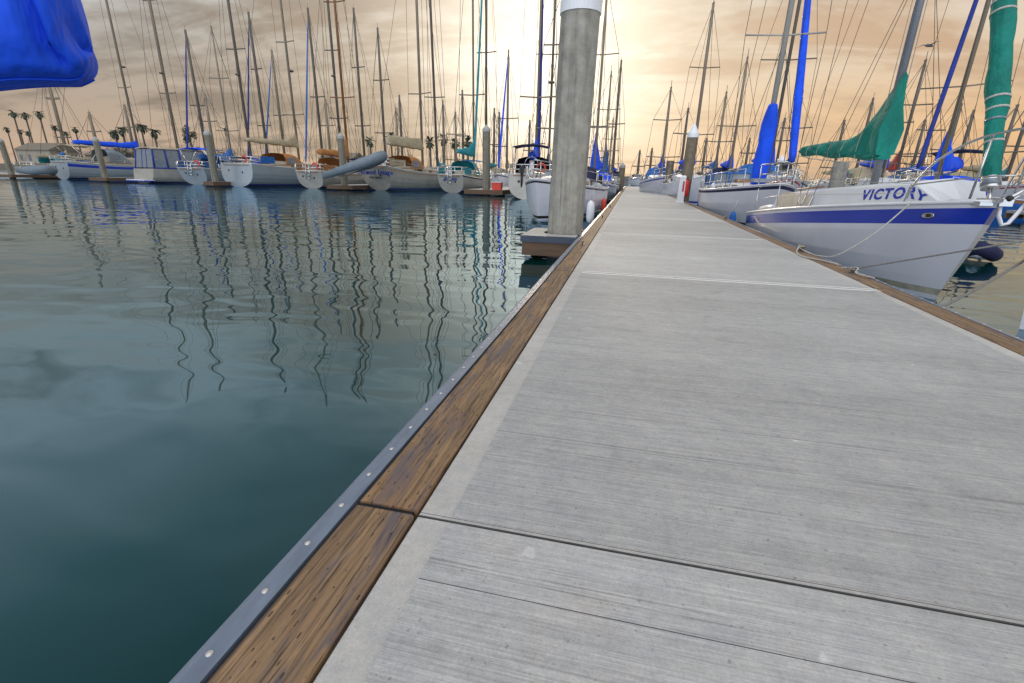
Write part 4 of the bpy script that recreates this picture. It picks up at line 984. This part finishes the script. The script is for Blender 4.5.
# ---- finger piers and piles of the left row
PF = 'finger piers of the far left row'
def finger(px, Y, label, plabel, lean, top=3.4, pm='pileold', x1=1.2):
    s = atY(px, 185, Y); t = thing('finger_pier', label, 'pier', (s.x, s.y, WATER), 0, PF)
    b = MB(); b.box(-x1, x1, -1.0, 12, .32, .42, 'smooth'); b.build('deck', t)
    b = MB(); b.box(-x1-.05, x1+.05, -1.08, -1.003, .1, .43, 'oldtimber'); b.box(-x1-.06, -x1-.005, -1.0, 12, .1, .43, 'oldtimber'); b.box(x1+.005, x1+.06, -1.0, 12, .1, .43, 'oldtimber'); b.build('timber_edge', t)
    pile(s.x, s.y-.2, .30, top, plabel, pm, True, caph=.3, lean=(lean, 0))
    return s
s0 = finger(17, 47, 'timber-edged finger pier with a red buoy at the far left', 'leaning grey pile at the far left end of the row', -.05, 4.3)
finger(109, 44.5, 'finger pier end between the motor-sailer and the motor cruiser', 'grey pile in front of the motor-sailer with blue boom cover', -.03, 4.3)
finger(218, 40, 'narrow finger pier end under the rounded white stern', 'grey pile standing left of the large rounded stern', -.01, 4.6, x1=.5)
finger(346, 40.5, 'brown finger pier end between the orange-covered boat and the oval transom', 'grey pile between the orange boom cover and the slung grey dinghy', 0, 4.4)
s4 = finger(487, 38.5, 'brown finger pier end carrying a red bin left of the big pile', 'tall narrow grey pile beside the teal-covered sailboat', 0, 4.8, x1=1.5)
q = thing('storage_bin', 'red plastic bin on the brown finger pier left of the big pile', 'bin', (s4.x+.95, s4.y-.4, WATER+.42))
b = MB(); b.loft([[(x*w_, y*w_, z) for x, y in ((-.38, -.3), (.38, -.3), (.38, .3), (-.38, .3))] for z, w_ in ((0, .88), (.5, 1.0), (.52, 1.06), (.56, 1.06))], 'redplastic', smooth=False); b.build('body', q)
b = MB(); b.box(-.41, .41, -.33, .33, .562, .60, 'white'); b.build('lid', q)
q = thing('buoy', 'bright red buoy lying at the far left finger pier', 'buoy', (s0.x-1.6, s0.y-1.3, WATER))
b = MB(); b.ball((0, 0, .22), .45, 'red', 14, 8, (1.7, 1, .8)); b.build('float', q); b = MB(); b.tube([(0, 0, .5), (0, 0, .7)], .05, 'black', 6); b.build('eye', q)
b = MB(); b.box(-95, -1.6, 55, 57.2, WATER-.1, WATER+.45, 'smooth'); tag(b.build('cross_dock'), 'long low dock behind the left row of boats', 'dock')

# dinghies
def dinghy(loc, rot, L, r, label, m='rubber', tilt=0):
    t = thing('inflatable_dinghy', label, 'dinghy', loc, 0); t.rotation_euler = (0, tilt, rot)
    pts = [(-L/2, -r*1.8, 0), (L*.2, -r*1.8, 0), (L*.42, -r*1.1, .08), (L/2, 0, .14), (L*.42, r*1.1, .08), (L*.2, r*1.8, 0), (-L/2, r*1.8, 0)]
    b = MB(); b.tube(pts, [r*.6, r, r, r, r, r, r*.6], m, 12); b.build('tube', t)
    b = MB(); b.add([(-L*.42, -r*1.6, -r*.5), (L*.3, -r*1.5, -r*.5), (L*.42, 0, -r*.3), (L*.3, r*1.5, -r*.5), (-L*.42, r*1.6, -r*.5), (-L*.42, -r*1.6, -r*.7), (L*.3, -r*1.5, -r*.7), (L*.42, 0, -r*.5), (L*.3, r*1.5, -r*.7), (-L*.42, r*1.6, -r*.7)], [(0, 1, 2, 3, 4), (9, 8, 7, 6, 5), (0, 5, 6, 1), (1, 6, 7, 2), (2, 7, 8, 3), (3, 8, 9, 4), (4, 9, 5, 0)], 'hullgrey'); b.build('floor', t)
    b = MB(); b.box(-L*.42, -L*.38, -r*1.3, r*1.3, -r*.6, r*.8, 'hullgrey'); b.build('transom', t)
p = atY(355, 167, 38.5); dinghy(p, math.radians(8), 5.2, .42, 'grey inflatable dinghy slung above the stern with blue script', tilt=-.30)
p = atY(38, 170, 44); dinghy((p.x, p.y, WATER+1.0), math.radians(-10), 4.0, .5, 'blue-grey inflatable dinghy beside the leaning far left pile')
p = atz(977, 252, -1.28); dinghy(p, math.radians(-120), 1.25, .14, 'dark blue inflatable dinghy floating behind the blue-striped bow', 'darknavy')

for i_, (px_, Yb, top_, cov_, lab_) in enumerate(((98, 58, 112, 'teal', 'cream sailboat with teal cover half hidden behind the motor-sailer'), (134, 57, 105, 'beige', 'sailboat with beige cover in the gap beside the motor cruiser'), (214, 56, 95, 'darknavy', 'sailboat with dark navy cover in the gap behind the blue tarps'), (330, 55, 100, 'blue2', 'sailboat with mid-blue cover behind the orange-brown cover'), (398, 56, 108, 'redc', 'sailboat with dull red cover behind the brown dodger'), (456, 55, 112, 'redc', 'sailboat with dull red awning just left of the teal cover'))):
    GAPS = globals().setdefault('GAPS', []); GAPS.append((px_, top_, Yb, lab_, cov_))
# ---- second and third rows: each mast a boat of its own
LOOK = ['white sailboat', 'grey-hulled sailboat', 'cream sailboat']
G2 = 'sailboats in the rows behind'
def back(px, ytop, Y, label, cover=None, furl=None, mm='alu', hull='hullwhite', L=None, spr=None, mr=.09, bowto=True, detail=0, hdg=None, **k):
    L = L or R.uniform(8.5, 11.5); m_ = atY(px, 150, Y); hd = math.radians(-90+R.uniform(-10, 10)) if bowto else math.radians(90+R.uniform(-8, 8))
    hd = hdg if hdg is not None else hd
    mt = .58; st_ = (m_.x-math.cos(hd)*L*mt, m_.y-math.sin(hd)*L*mt)
    mh = height_for(m_.x, m_.y, ytop)
    d = math.hypot(m_.x, m_.y)
    return sailboat(st_, hd, label, L=L, B=L*.31, fr=(1.25, 1.2, 1.7), cabh=.6, dh=1.0, hull=hull, stripe=R.choice(['navy', 'redc', None, 'teak', 'darknavy']), boom=L*.38, cover=cover or R.choice(['blue', 'beige', 'blue2', 'teal', 'darknavy']), cw=.24, furl=furl,
                    mh=mh, mr=max(mr, d*.0022), mm=mm, spr=spr if spr is not None else R.choice([1, 2]), wr=max(.01, d*.00032), rs=max(1, d*.035), group=G2, detail=detail, mt=mt, windows=2, dod=R.choice([None, 'blue2', 'beige', 'darknavy']), **k)
for px_, top_, Yb, lab_, cov_ in GAPS: back(px_, top_, Yb, lab_, cover=cov_, mm='alu', L=12, bim=R.choice(['beige', 'blue2', 'darknavy']))
back(66, 62, 62, 'distant sailboat with radar on a leaning mast among the left palms', cover='beige', radar=True)
back(178, -100, 60, 'tall sailboat mast rising just behind the motor cruiser', cover='beige', radar=True, mr=.11)
back(206, 30, 58, 'sailboat behind the blue tarps, with a dark blue furled sail', furl='furlnavy', mm='alud')
back(250, -100, 59, 'tall dark-masted sailboat behind the rounded white stern', mm='alud', mr=.12, radar=True)
back(267, 12, 66, 'sailboat with topmost mast tip showing left of the beige boom', mm='alud', furl='furlnavy')
back(284, 50, 72, 'farther sailboat with light blue furled sail behind the beige boom', furl='blue2')
back(322, 8, 62, 'sailboat with blue furled sail right of the beige boom', furl='blue2', mm='alud')
back(341, -100, 60, 'tall sailboat directly behind the varnished mast', mm='alud', radar=True, spr=3)
back(364, 8, 70, 'sailboat behind the slung grey dinghy', mm='alud', spr=2)
back(385, 28, 58, 'dark-masted sailboat left of the beige upper cover', mm='alud')
back(402, 95, 92, 'low far sailboat behind the brown dodger', mm='alud')
back(437, -100, 60, 'tall raked sailboat between the oval transom and the teal cover', mm='alud', rake=-.06)
back(444, 100, 95, 'short far sailboat among the row of round palms', mm='alu')
back(463, 90, 80, 'far sailboat with bare mast left of the teal collar', mm='alud')
back(486, -100, 56, 'tall sailboat with teal furled sail behind the narrow grey pile', furl='teal', mm='alud', mr=.1)
back(494, 108, 88, 'short far sailboat right of the narrow grey pile', mm='alud')
back(499, 112, 96, 'tiny far sailboat second right of the narrow grey pile', mm='alud')
back(507, 50, 60, 'sailboat with royal blue furled sail left of the navy canvas boat', furl='blue')
back(529, 120, 100, 'faint far sailboat between the navy canvas boat and the big pile', mm='alud')
back(538, 105, 84, 'far thin-masted sailboat left of the big pile', mm='alud')
back(549, -100, 44, 'sailboat with instruments on its mast right against the big pile', mm='alud', radar=True, cover='darknavy')
back(596, 98, 56, 'sailboat with thin mast right of the big pile', mm='alud', cover='blue')
back(608, 150, 120, 'very far small sailboat right of the big pile', mm='alud')
back(614, 60, 70, 'slim sailboat mast over the blue covers on the left dock side', mm='alud', spr=1)
back(640, 150, 110, 'tiny sailboat beyond the end of the dock', mm='alud')
back(652, 148, 112, 'second tiny sailboat beyond the dock end, beside the bare pile', mm='alud')
back(664, 87, 44, 'sailboat behind the bare brown pile', mm='alu', cover='blue')
back(683, 108, 52, 'sailboat left of the white-capped brown pile', mm='alud', cover='blue')
back(694, 3, 36, 'tall-masted sailboat rising over the white-capped brown pile', mm='alu', cover='blue', spr=2, mr=.10)
back(705, 138, 88, 'short far sailboat right of the white-capped brown pile', mm='alud')
back(718, 92, 46, 'sailboat behind the blue windscreen frame', mm='alu', cover='blue2')
back(733, 57, 40, 'sailboat with blue-tipped cover left of the tall blue mast cover', mm='alu', cover='blue')
back(748, 138, 78, 'short far sailboat left of the tall blue mast cover', mm='alud')
back(779, 118, 52, 'sailboat just right of the tall blue mast cover', mm='alud')
back(792, 98, 40, 'sailboat behind the end of the green boom cover', mm='alud', cover='darknavy')
Xf = atY(797, 165, 26).x
back(proj((Xf, 30, .5))[0], -100, 30, hdg=-PI/2, L=10, label= 'tall sailboat with long royal blue furled sail above the green boom end', furl='blue', furlr=.17, mm='alud', mr=.08, detail=1)
back(838, 120, 66, 'far sailboat seen under the green boom cover', mm='alud')
back(861, 98, 60, 'far sailboat mast through the gap left of the grey mast foot', mm='alud')
back(889, 88, 34, 'sailboat with bare mast right of the grey mast foot', mm='alud', cover='blue')
back(902, 60, 40, 'sailboat with red-trimmed deck beyond the lettered cabin', mm='alud', cover='redc')
back(917, 120, 58, 'far sailboat left of the blue slanted stays', mm='alud')
back(926, 100, 50, 'sailboat between the two blue slanted stays', mm='alud')
back(948, 104, 46, 'sailboat behind the stainless pulpit arch', mm='alud', cover='blue')
back(962, 110, 70, 'far sailboat left of the green furled jib', mm='alud')
back(1003, 105, 40, 'sailboat right of the green furled jib', mm='alud', cover='beige')
back(1016, 96, 60, 'far sailboat at the right border above the anchor', mm='alud')
# nearer right neighbour with blue cover and navy bimini
s5 = atY(925, 185, 24)
m5 = atY(945, 150, 24); best5 = min((abs(proj((m5.x+math.cos(math.radians(a))*4.0, 24+math.sin(math.radians(a))*4.0, 0))[0]-914), a) for a in range(180, 265))[1]; h5 = math.radians(best5)
sailboat((m5.x-math.cos(h5)*10.5*.58, 24-math.sin(h5)*10.5*.58), h5, 'white sailboat with royal blue sail cover and dark bimini behind the pulpit arch', L=10.5, B=3.2, fr=(1.0, 1.0, 1.35), boom=4.2, cover='blue', cw=.26, bim='darknavy', dod='blue', furl='furlnavy', furlr=.07, mm='alu', mr=.08, mh=14, wr=.01, rs=1.0, mt=.58, group=G2, extras=('cloths', 'barrel'), prof=[(0, 1.6), (.12, .9), (.35, .5), (1, .35)])
s6 = atY(992, 208, 30)
sailboat((s6.x+8, 30), math.radians(176), 'small blue-hulled boat with varnished brown deck at the right border', L=8.2, B=2.4, fr=(.75, .7, .95), hull='blue2', stripe='teak', su=(.03, .2), boot=None, deckc='teak', cabm='teak', cabin=True, cabh=.25, bare=True, rail=False, name='small_boat', cat='boat', ob=.5)

# finger pier at the right side
t = thing('finger_pier', 'short timber-edged finger pier on the right beyond the small hull', 'pier', (17, 27, WATER)); b = MB(); b.box(0, 16, -.55, .55, .32, .44, 'smooth'); b.build('deck', t); b = MB(); b.box(0, 16, -.62, -.555, .1, .45, 'timber'); b.box(0, 16, .555, .62, .1, .45, 'timber'); b.build('timber_edge', t)
pile(16.5, 19.5, .2, 2.6, 'slim grey pile behind the green furled jib on the right', 'pile', True, caph=.3)
p = atY(841, 165, 30); pile(p.x, 30, .36, 2.5, 'square-shouldered grey pile seen under the green boom cover', 'pile', False)
p = atY(781, 165, 42); pile(p.x, 42, .3, 3.0, 'grey capped pile between the tall blue cover and the green boom end', 'pile', True)

# ---- the boat whose blue boom cover enters at the top left
tb = thing('sailboat', 'bright blue boom cover of a moored boat filling the top left corner', 'sailboat', (-7.2, -2.6, WATER), math.radians(200))
b, sh_, hb_, rw_ = make_hull(8.2, 2.7, .95, .95, 1.3, col='hullwhite', stripe='navy'); b.build('hull', tb)
deck_mesh(8.2, sh_, hb_, rw_).build('deck', tb)
b, st2 = cabin_mesh(8.2, sh_, hb_, .36, .8, .36, .66); b.build('cabin', tb)
bpy.context.view_layer.update(); inv = tb.matrix_world.inverted()
mL = Vector((.6, 0, 0)); b = MB(); b.tube([(.6, 0, 1.2), (.6, 0, 10.5)], .075, 'alu', 12); b.build('mast', tb)
endw = Vector((-2.235, 1.825, .455)); e0 = inv @ endw; m0 = Vector((.6, 0, .60-WATER))
b = MB(); b.tube([m0, e0+(m0-e0)*.05], .055, 'alu', 10); b.build('boom', tb)
b = MB(); rings = []; d = m0-e0; dn = d.normalized(); side = dn.cross(Vector((0, 0, 1))).normalized(); N = 90
for i in range(N+1):
    dist_ = d.length*(i/N)**1.7; en = min(1, dist_/.13); rd = (1-(1-en)**2.6)**.5 if en < 1 else 1; rd = .04+.96*rd
    ring = []; hT = .42+.05*dist_*.3; hB = .13+.085*math.exp(-((dist_-.55)/.25)**2); wv = .19
    for k in range(48):
        a = 2*PI*k/48; cy, cz = math.cos(a), math.sin(a)
        cy_, cz_ = math.copysign(abs(cy)**.75, cy), math.copysign(abs(cz)**.75, cz)
        zn = cz*(1 if cz < 0 else 1)
        crease = .12*math.exp(-((dist_-.095-.05*(zn+.2))/.020)**2)*max(0, 1-abs(zn-.1)*.6)
        waist = -.035*math.exp(-((zn-.15)/.35)**2)*math.exp(-(dist_/.12)**2)
        puff = .03*math.sin(dist_*11+1.5*zn)*min(1, dist_*4)+.012*math.sin(zn*7+dist_*6)
        yy = cy_*rd*(wv+puff-crease); zz = rd*(hT*cz_ if cz > 0 else hB*cz_)
        ring.append(e0+dn*(dist_-waist)+side*yy+Vector((0, 0, zz)))
    rings.append(ring)
b.loft(rings, 'blue'); scv = b.build('sail_cover', tb)
for kk_, off in ((40, .004), (33, .004), (1, .004)):
    q = MB(); q.tube([Vector(rg[kk_ % 48])+(Vector(rg[kk_ % 48])-(sum((Vector(v) for v in rg), Vector())/48)).normalized()*off for rg in rings[4:]], .004, 'blue', 5); q.build('seam', scv)

# ------------------------------------------------------------------ palms, trees, building on the shore
def palm(px, ytop, Y, label, dens=26, fr=2.3, fan=False, r=.32):
    p = atY(px, ytop, Y); base = Vector((p.x, Y, WATER+1.6)); H = p.z-base.z
    t = thing('palm_tree', label, 'palm tree', base, R.uniform(0, 6), 'palms on the far shore')
    b = MB(); bend = R.uniform(-.5, .5)*0; pts = [(bend*(k/6)**2, 0, H*k/6-.3) for k in range(7)]; b.tube(pts, [r*1.5, r*1.1, r, r*.95, r*.9, r*.9, r], 'palmtrunk', 8); b.build('trunk', t)
    b = MB(); top = Vector((bend, 0, H))
    for k in range(dens):
        a = R.uniform(0, 2*PI); el = R.uniform(-.75, 1.35) if not fan else R.uniform(-1.1, 1.4); L = fr*R.uniform(.8, 1.1); pr = None
        d = Vector((math.cos(a), math.sin(a), 0)); sd = Vector((-d.y, d.x, 0)); prev = None
        pos = top.copy(); ang = el; vs = []; n = 6
        for j in range(n+1):
            f = j/n; wv = (.34 if not fan else .52)*fr/2.3*math.sin(PI*min(f*.8+.12, 1))+.03
            if fan: wv = .75*f*(1.15-f*.55)*fr/2.3
            vs += [pos-sd*wv+Vector((0, 0, -.25*wv)), pos, pos+sd*wv+Vector((0, 0, -.25*wv))]
            pos = pos+(d*math.cos(ang)+Vector((0, 0, math.sin(ang))))*(L/n); ang -= (.33 if not fan else .16)
        fs = []
        for j in range(n): fs += [(3*j, 3*j+1, 3*j+4, 3*j+3), (3*j+1, 3*j+2, 3*j+5, 3*j+4)]
        b.add(vs, fs, 'palm')
    b.build('crown', t)
PL = [(13, 113, 170, 'first of the three tall palms at the far left'), (25, 115, 170, 'middle of the three tall palms at the far left'), (39, 114, 170, 'right one of the three tall palms at the far left'),
      (54, 127, 190, 'lone slim palm right of the three tall palms'), (75, 129, 190, 'short palm between the lone slim palm and the blue cover'), (7, 129, 200, 'low palm at the very left border'),
      (20, 131, 205, 'low palm between the two left tall trunks'), (28, 133, 205, 'lowest palm under the three tall palms'), (66, 133, 205, 'small palm in front of the leaning radar mast')]
for px, y, Y, lb in PL: palm(px, y, Y, lb, fr=2.6 if Y < 180 else 2.2)
for px, y, Y, lb in ((115, 133, 150, 'bushy palm left of the motor cruiser, leftmost of four'), (122, 130, 150, 'bushy palm over the right part of the blue boom cover'), (141, 127, 150, 'tallest bushy palm at the end of the blue boom cover'), (154, 132, 150, 'bushy palm right of the blue boom cover')): palm(px, y, Y, lb, dens=34, fr=2.7)
for px, y, Y, lb in ((430, 142, 150, 'round-crowned palm left of the teal cover, first of four'), (443, 139, 150, 'round-crowned palm left of the teal cover, tallest of four'), (455, 143, 150, 'round-crowned palm above the teal cover'), (468, 142, 150, 'round-crowned palm beside the teal collar'), (370, 141, 155, 'round-crowned palm behind the slung dinghy'), (391, 138, 155, 'round-crowned palm behind the beige upper cover')): palm(px, y, Y, lb, dens=40, fr=2.0, fan=True, r=.35)
def tree(px, ytop, Y, w_, label):
    p = atY(px, ytop, Y); base = Vector((p.x, Y, WATER+1.5)); H = p.z-base.z
    t = thing('tree', label, 'tree', base, 0, 'trees on the far shore'); b = MB(); b.tube([(0, 0, -.5), (.1, 0, H*.5), (0, 0, H*.8)], [.3, .22, .1], 'palmtrunk', 7)
    for k in range(5): a = k*1.3; b.tube([(0, 0, H*.4+k*.3), (math.cos(a)*w_*.5, math.sin(a)*w_*.5, H*.6+k*.3)], [.1, .03], 'palmtrunk', 5)
    b.build('trunk', t); b = MB()
    cl_ = [(R.uniform(-.7, .7)*w_, R.uniform(-.7, .7)*w_, H*R.uniform(.35, .9)) for _ in range(14)]
    for k in range(1500):
        c = R.choice(cl_); r_ = w_*.42; v = Vector((R.gauss(0, 1), R.gauss(0, 1), R.gauss(0, 1))).normalized()*r_*R.uniform(.5, 1.05); q = Vector(c)+v; s = R.uniform(.12, .28)
        a = Vector((R.uniform(-1, 1), R.uniform(-1, 1), R.uniform(-1, 1))).normalized(); e = a.cross(Vector((.3, .5, .8))).normalized()
        b.add([q-a*s, q+e*s*.6, q+a*s, q-e*s*.6], [(0, 1, 2, 3)], 'leaf')
    b.build('crown', t)
tree(187, 122, 120, 1.9, 'dense oval tree behind the motor cruiser')
tree(112, 146, 150, 3.0, 'low bushy tree under the blue boom cover')
tree(146, 147, 150, 2.4, 'low dark shrub left of the motor cruiser')
tree(128, 150, 150, 3.5, 'broad shrub under the palms left of the motor cruiser')
tree(228, 150, 170, 3.5, 'low shrub behind the blue tarps')
tree(410, 156, 170, 3.0, 'low shrub behind the brown dodger')
def house(px0, px1, ytop, Y, label, roof='roof'):
    a, c = atY(px0, 160, Y), atY(px1, 160, Y); z = atY((px0+px1)/2, ytop, Y).z; t = thing('building', label, 'building', (a.x, Y, WATER+1.2)); w_ = c.x-a.x; h = z-(WATER+1.2)
    b = MB(); b.box(0, w_, 0, 10, 0, h*.7, 'stucco'); b.build('wall', t)
    b = MB(); b.loft([[(x, -.6, h*.7), (x, 5, h), (x, 10.6, h*.7), (x, 10.6, h*.7-.2), (x, -.6, h*.7-.2)] for x in (-.5, w_+.5)], roof, smooth=False); b.build('roof', t)
    n = max(2, int(w_/4))
    for k in range(n):
        b = MB(); x = w_*(k+.5)/n; b.box(x-.7, x+.7, -.05, .02, h*.25, h*.5, 'glass'); b.build('window', t)
house(18, 52, 142, 140, 'low beige building behind the far left boats')
house(86, 126, 149, 160, 'pale low building behind the blue boom cover')
house(320, 352, 152, 175, 'low building behind the varnished mast')
# gulls
for px, y, d, lb in ((929, 46, 30, 'dark gull flying right of the grey mast'),):
    p = atY(px, y, d); t = thing('gull', lb, 'bird', p, .4); b = MB(); b.tube([(-.25, 0, 0), (-.1, 0, .02), (.1, 0, .02), (.25, 0, 0)], [.02, .07, .06, .02], 'feather', 8); b.build('body', t)
    for sg in (-1, 1): b = MB(); b.tube([(0, sg*.04, .03), (.02, sg*.3, .12), (-.06, sg*.62, .04)], [.05, .045, .01], 'feather', 6, ry=.25); b.build('wing', t)
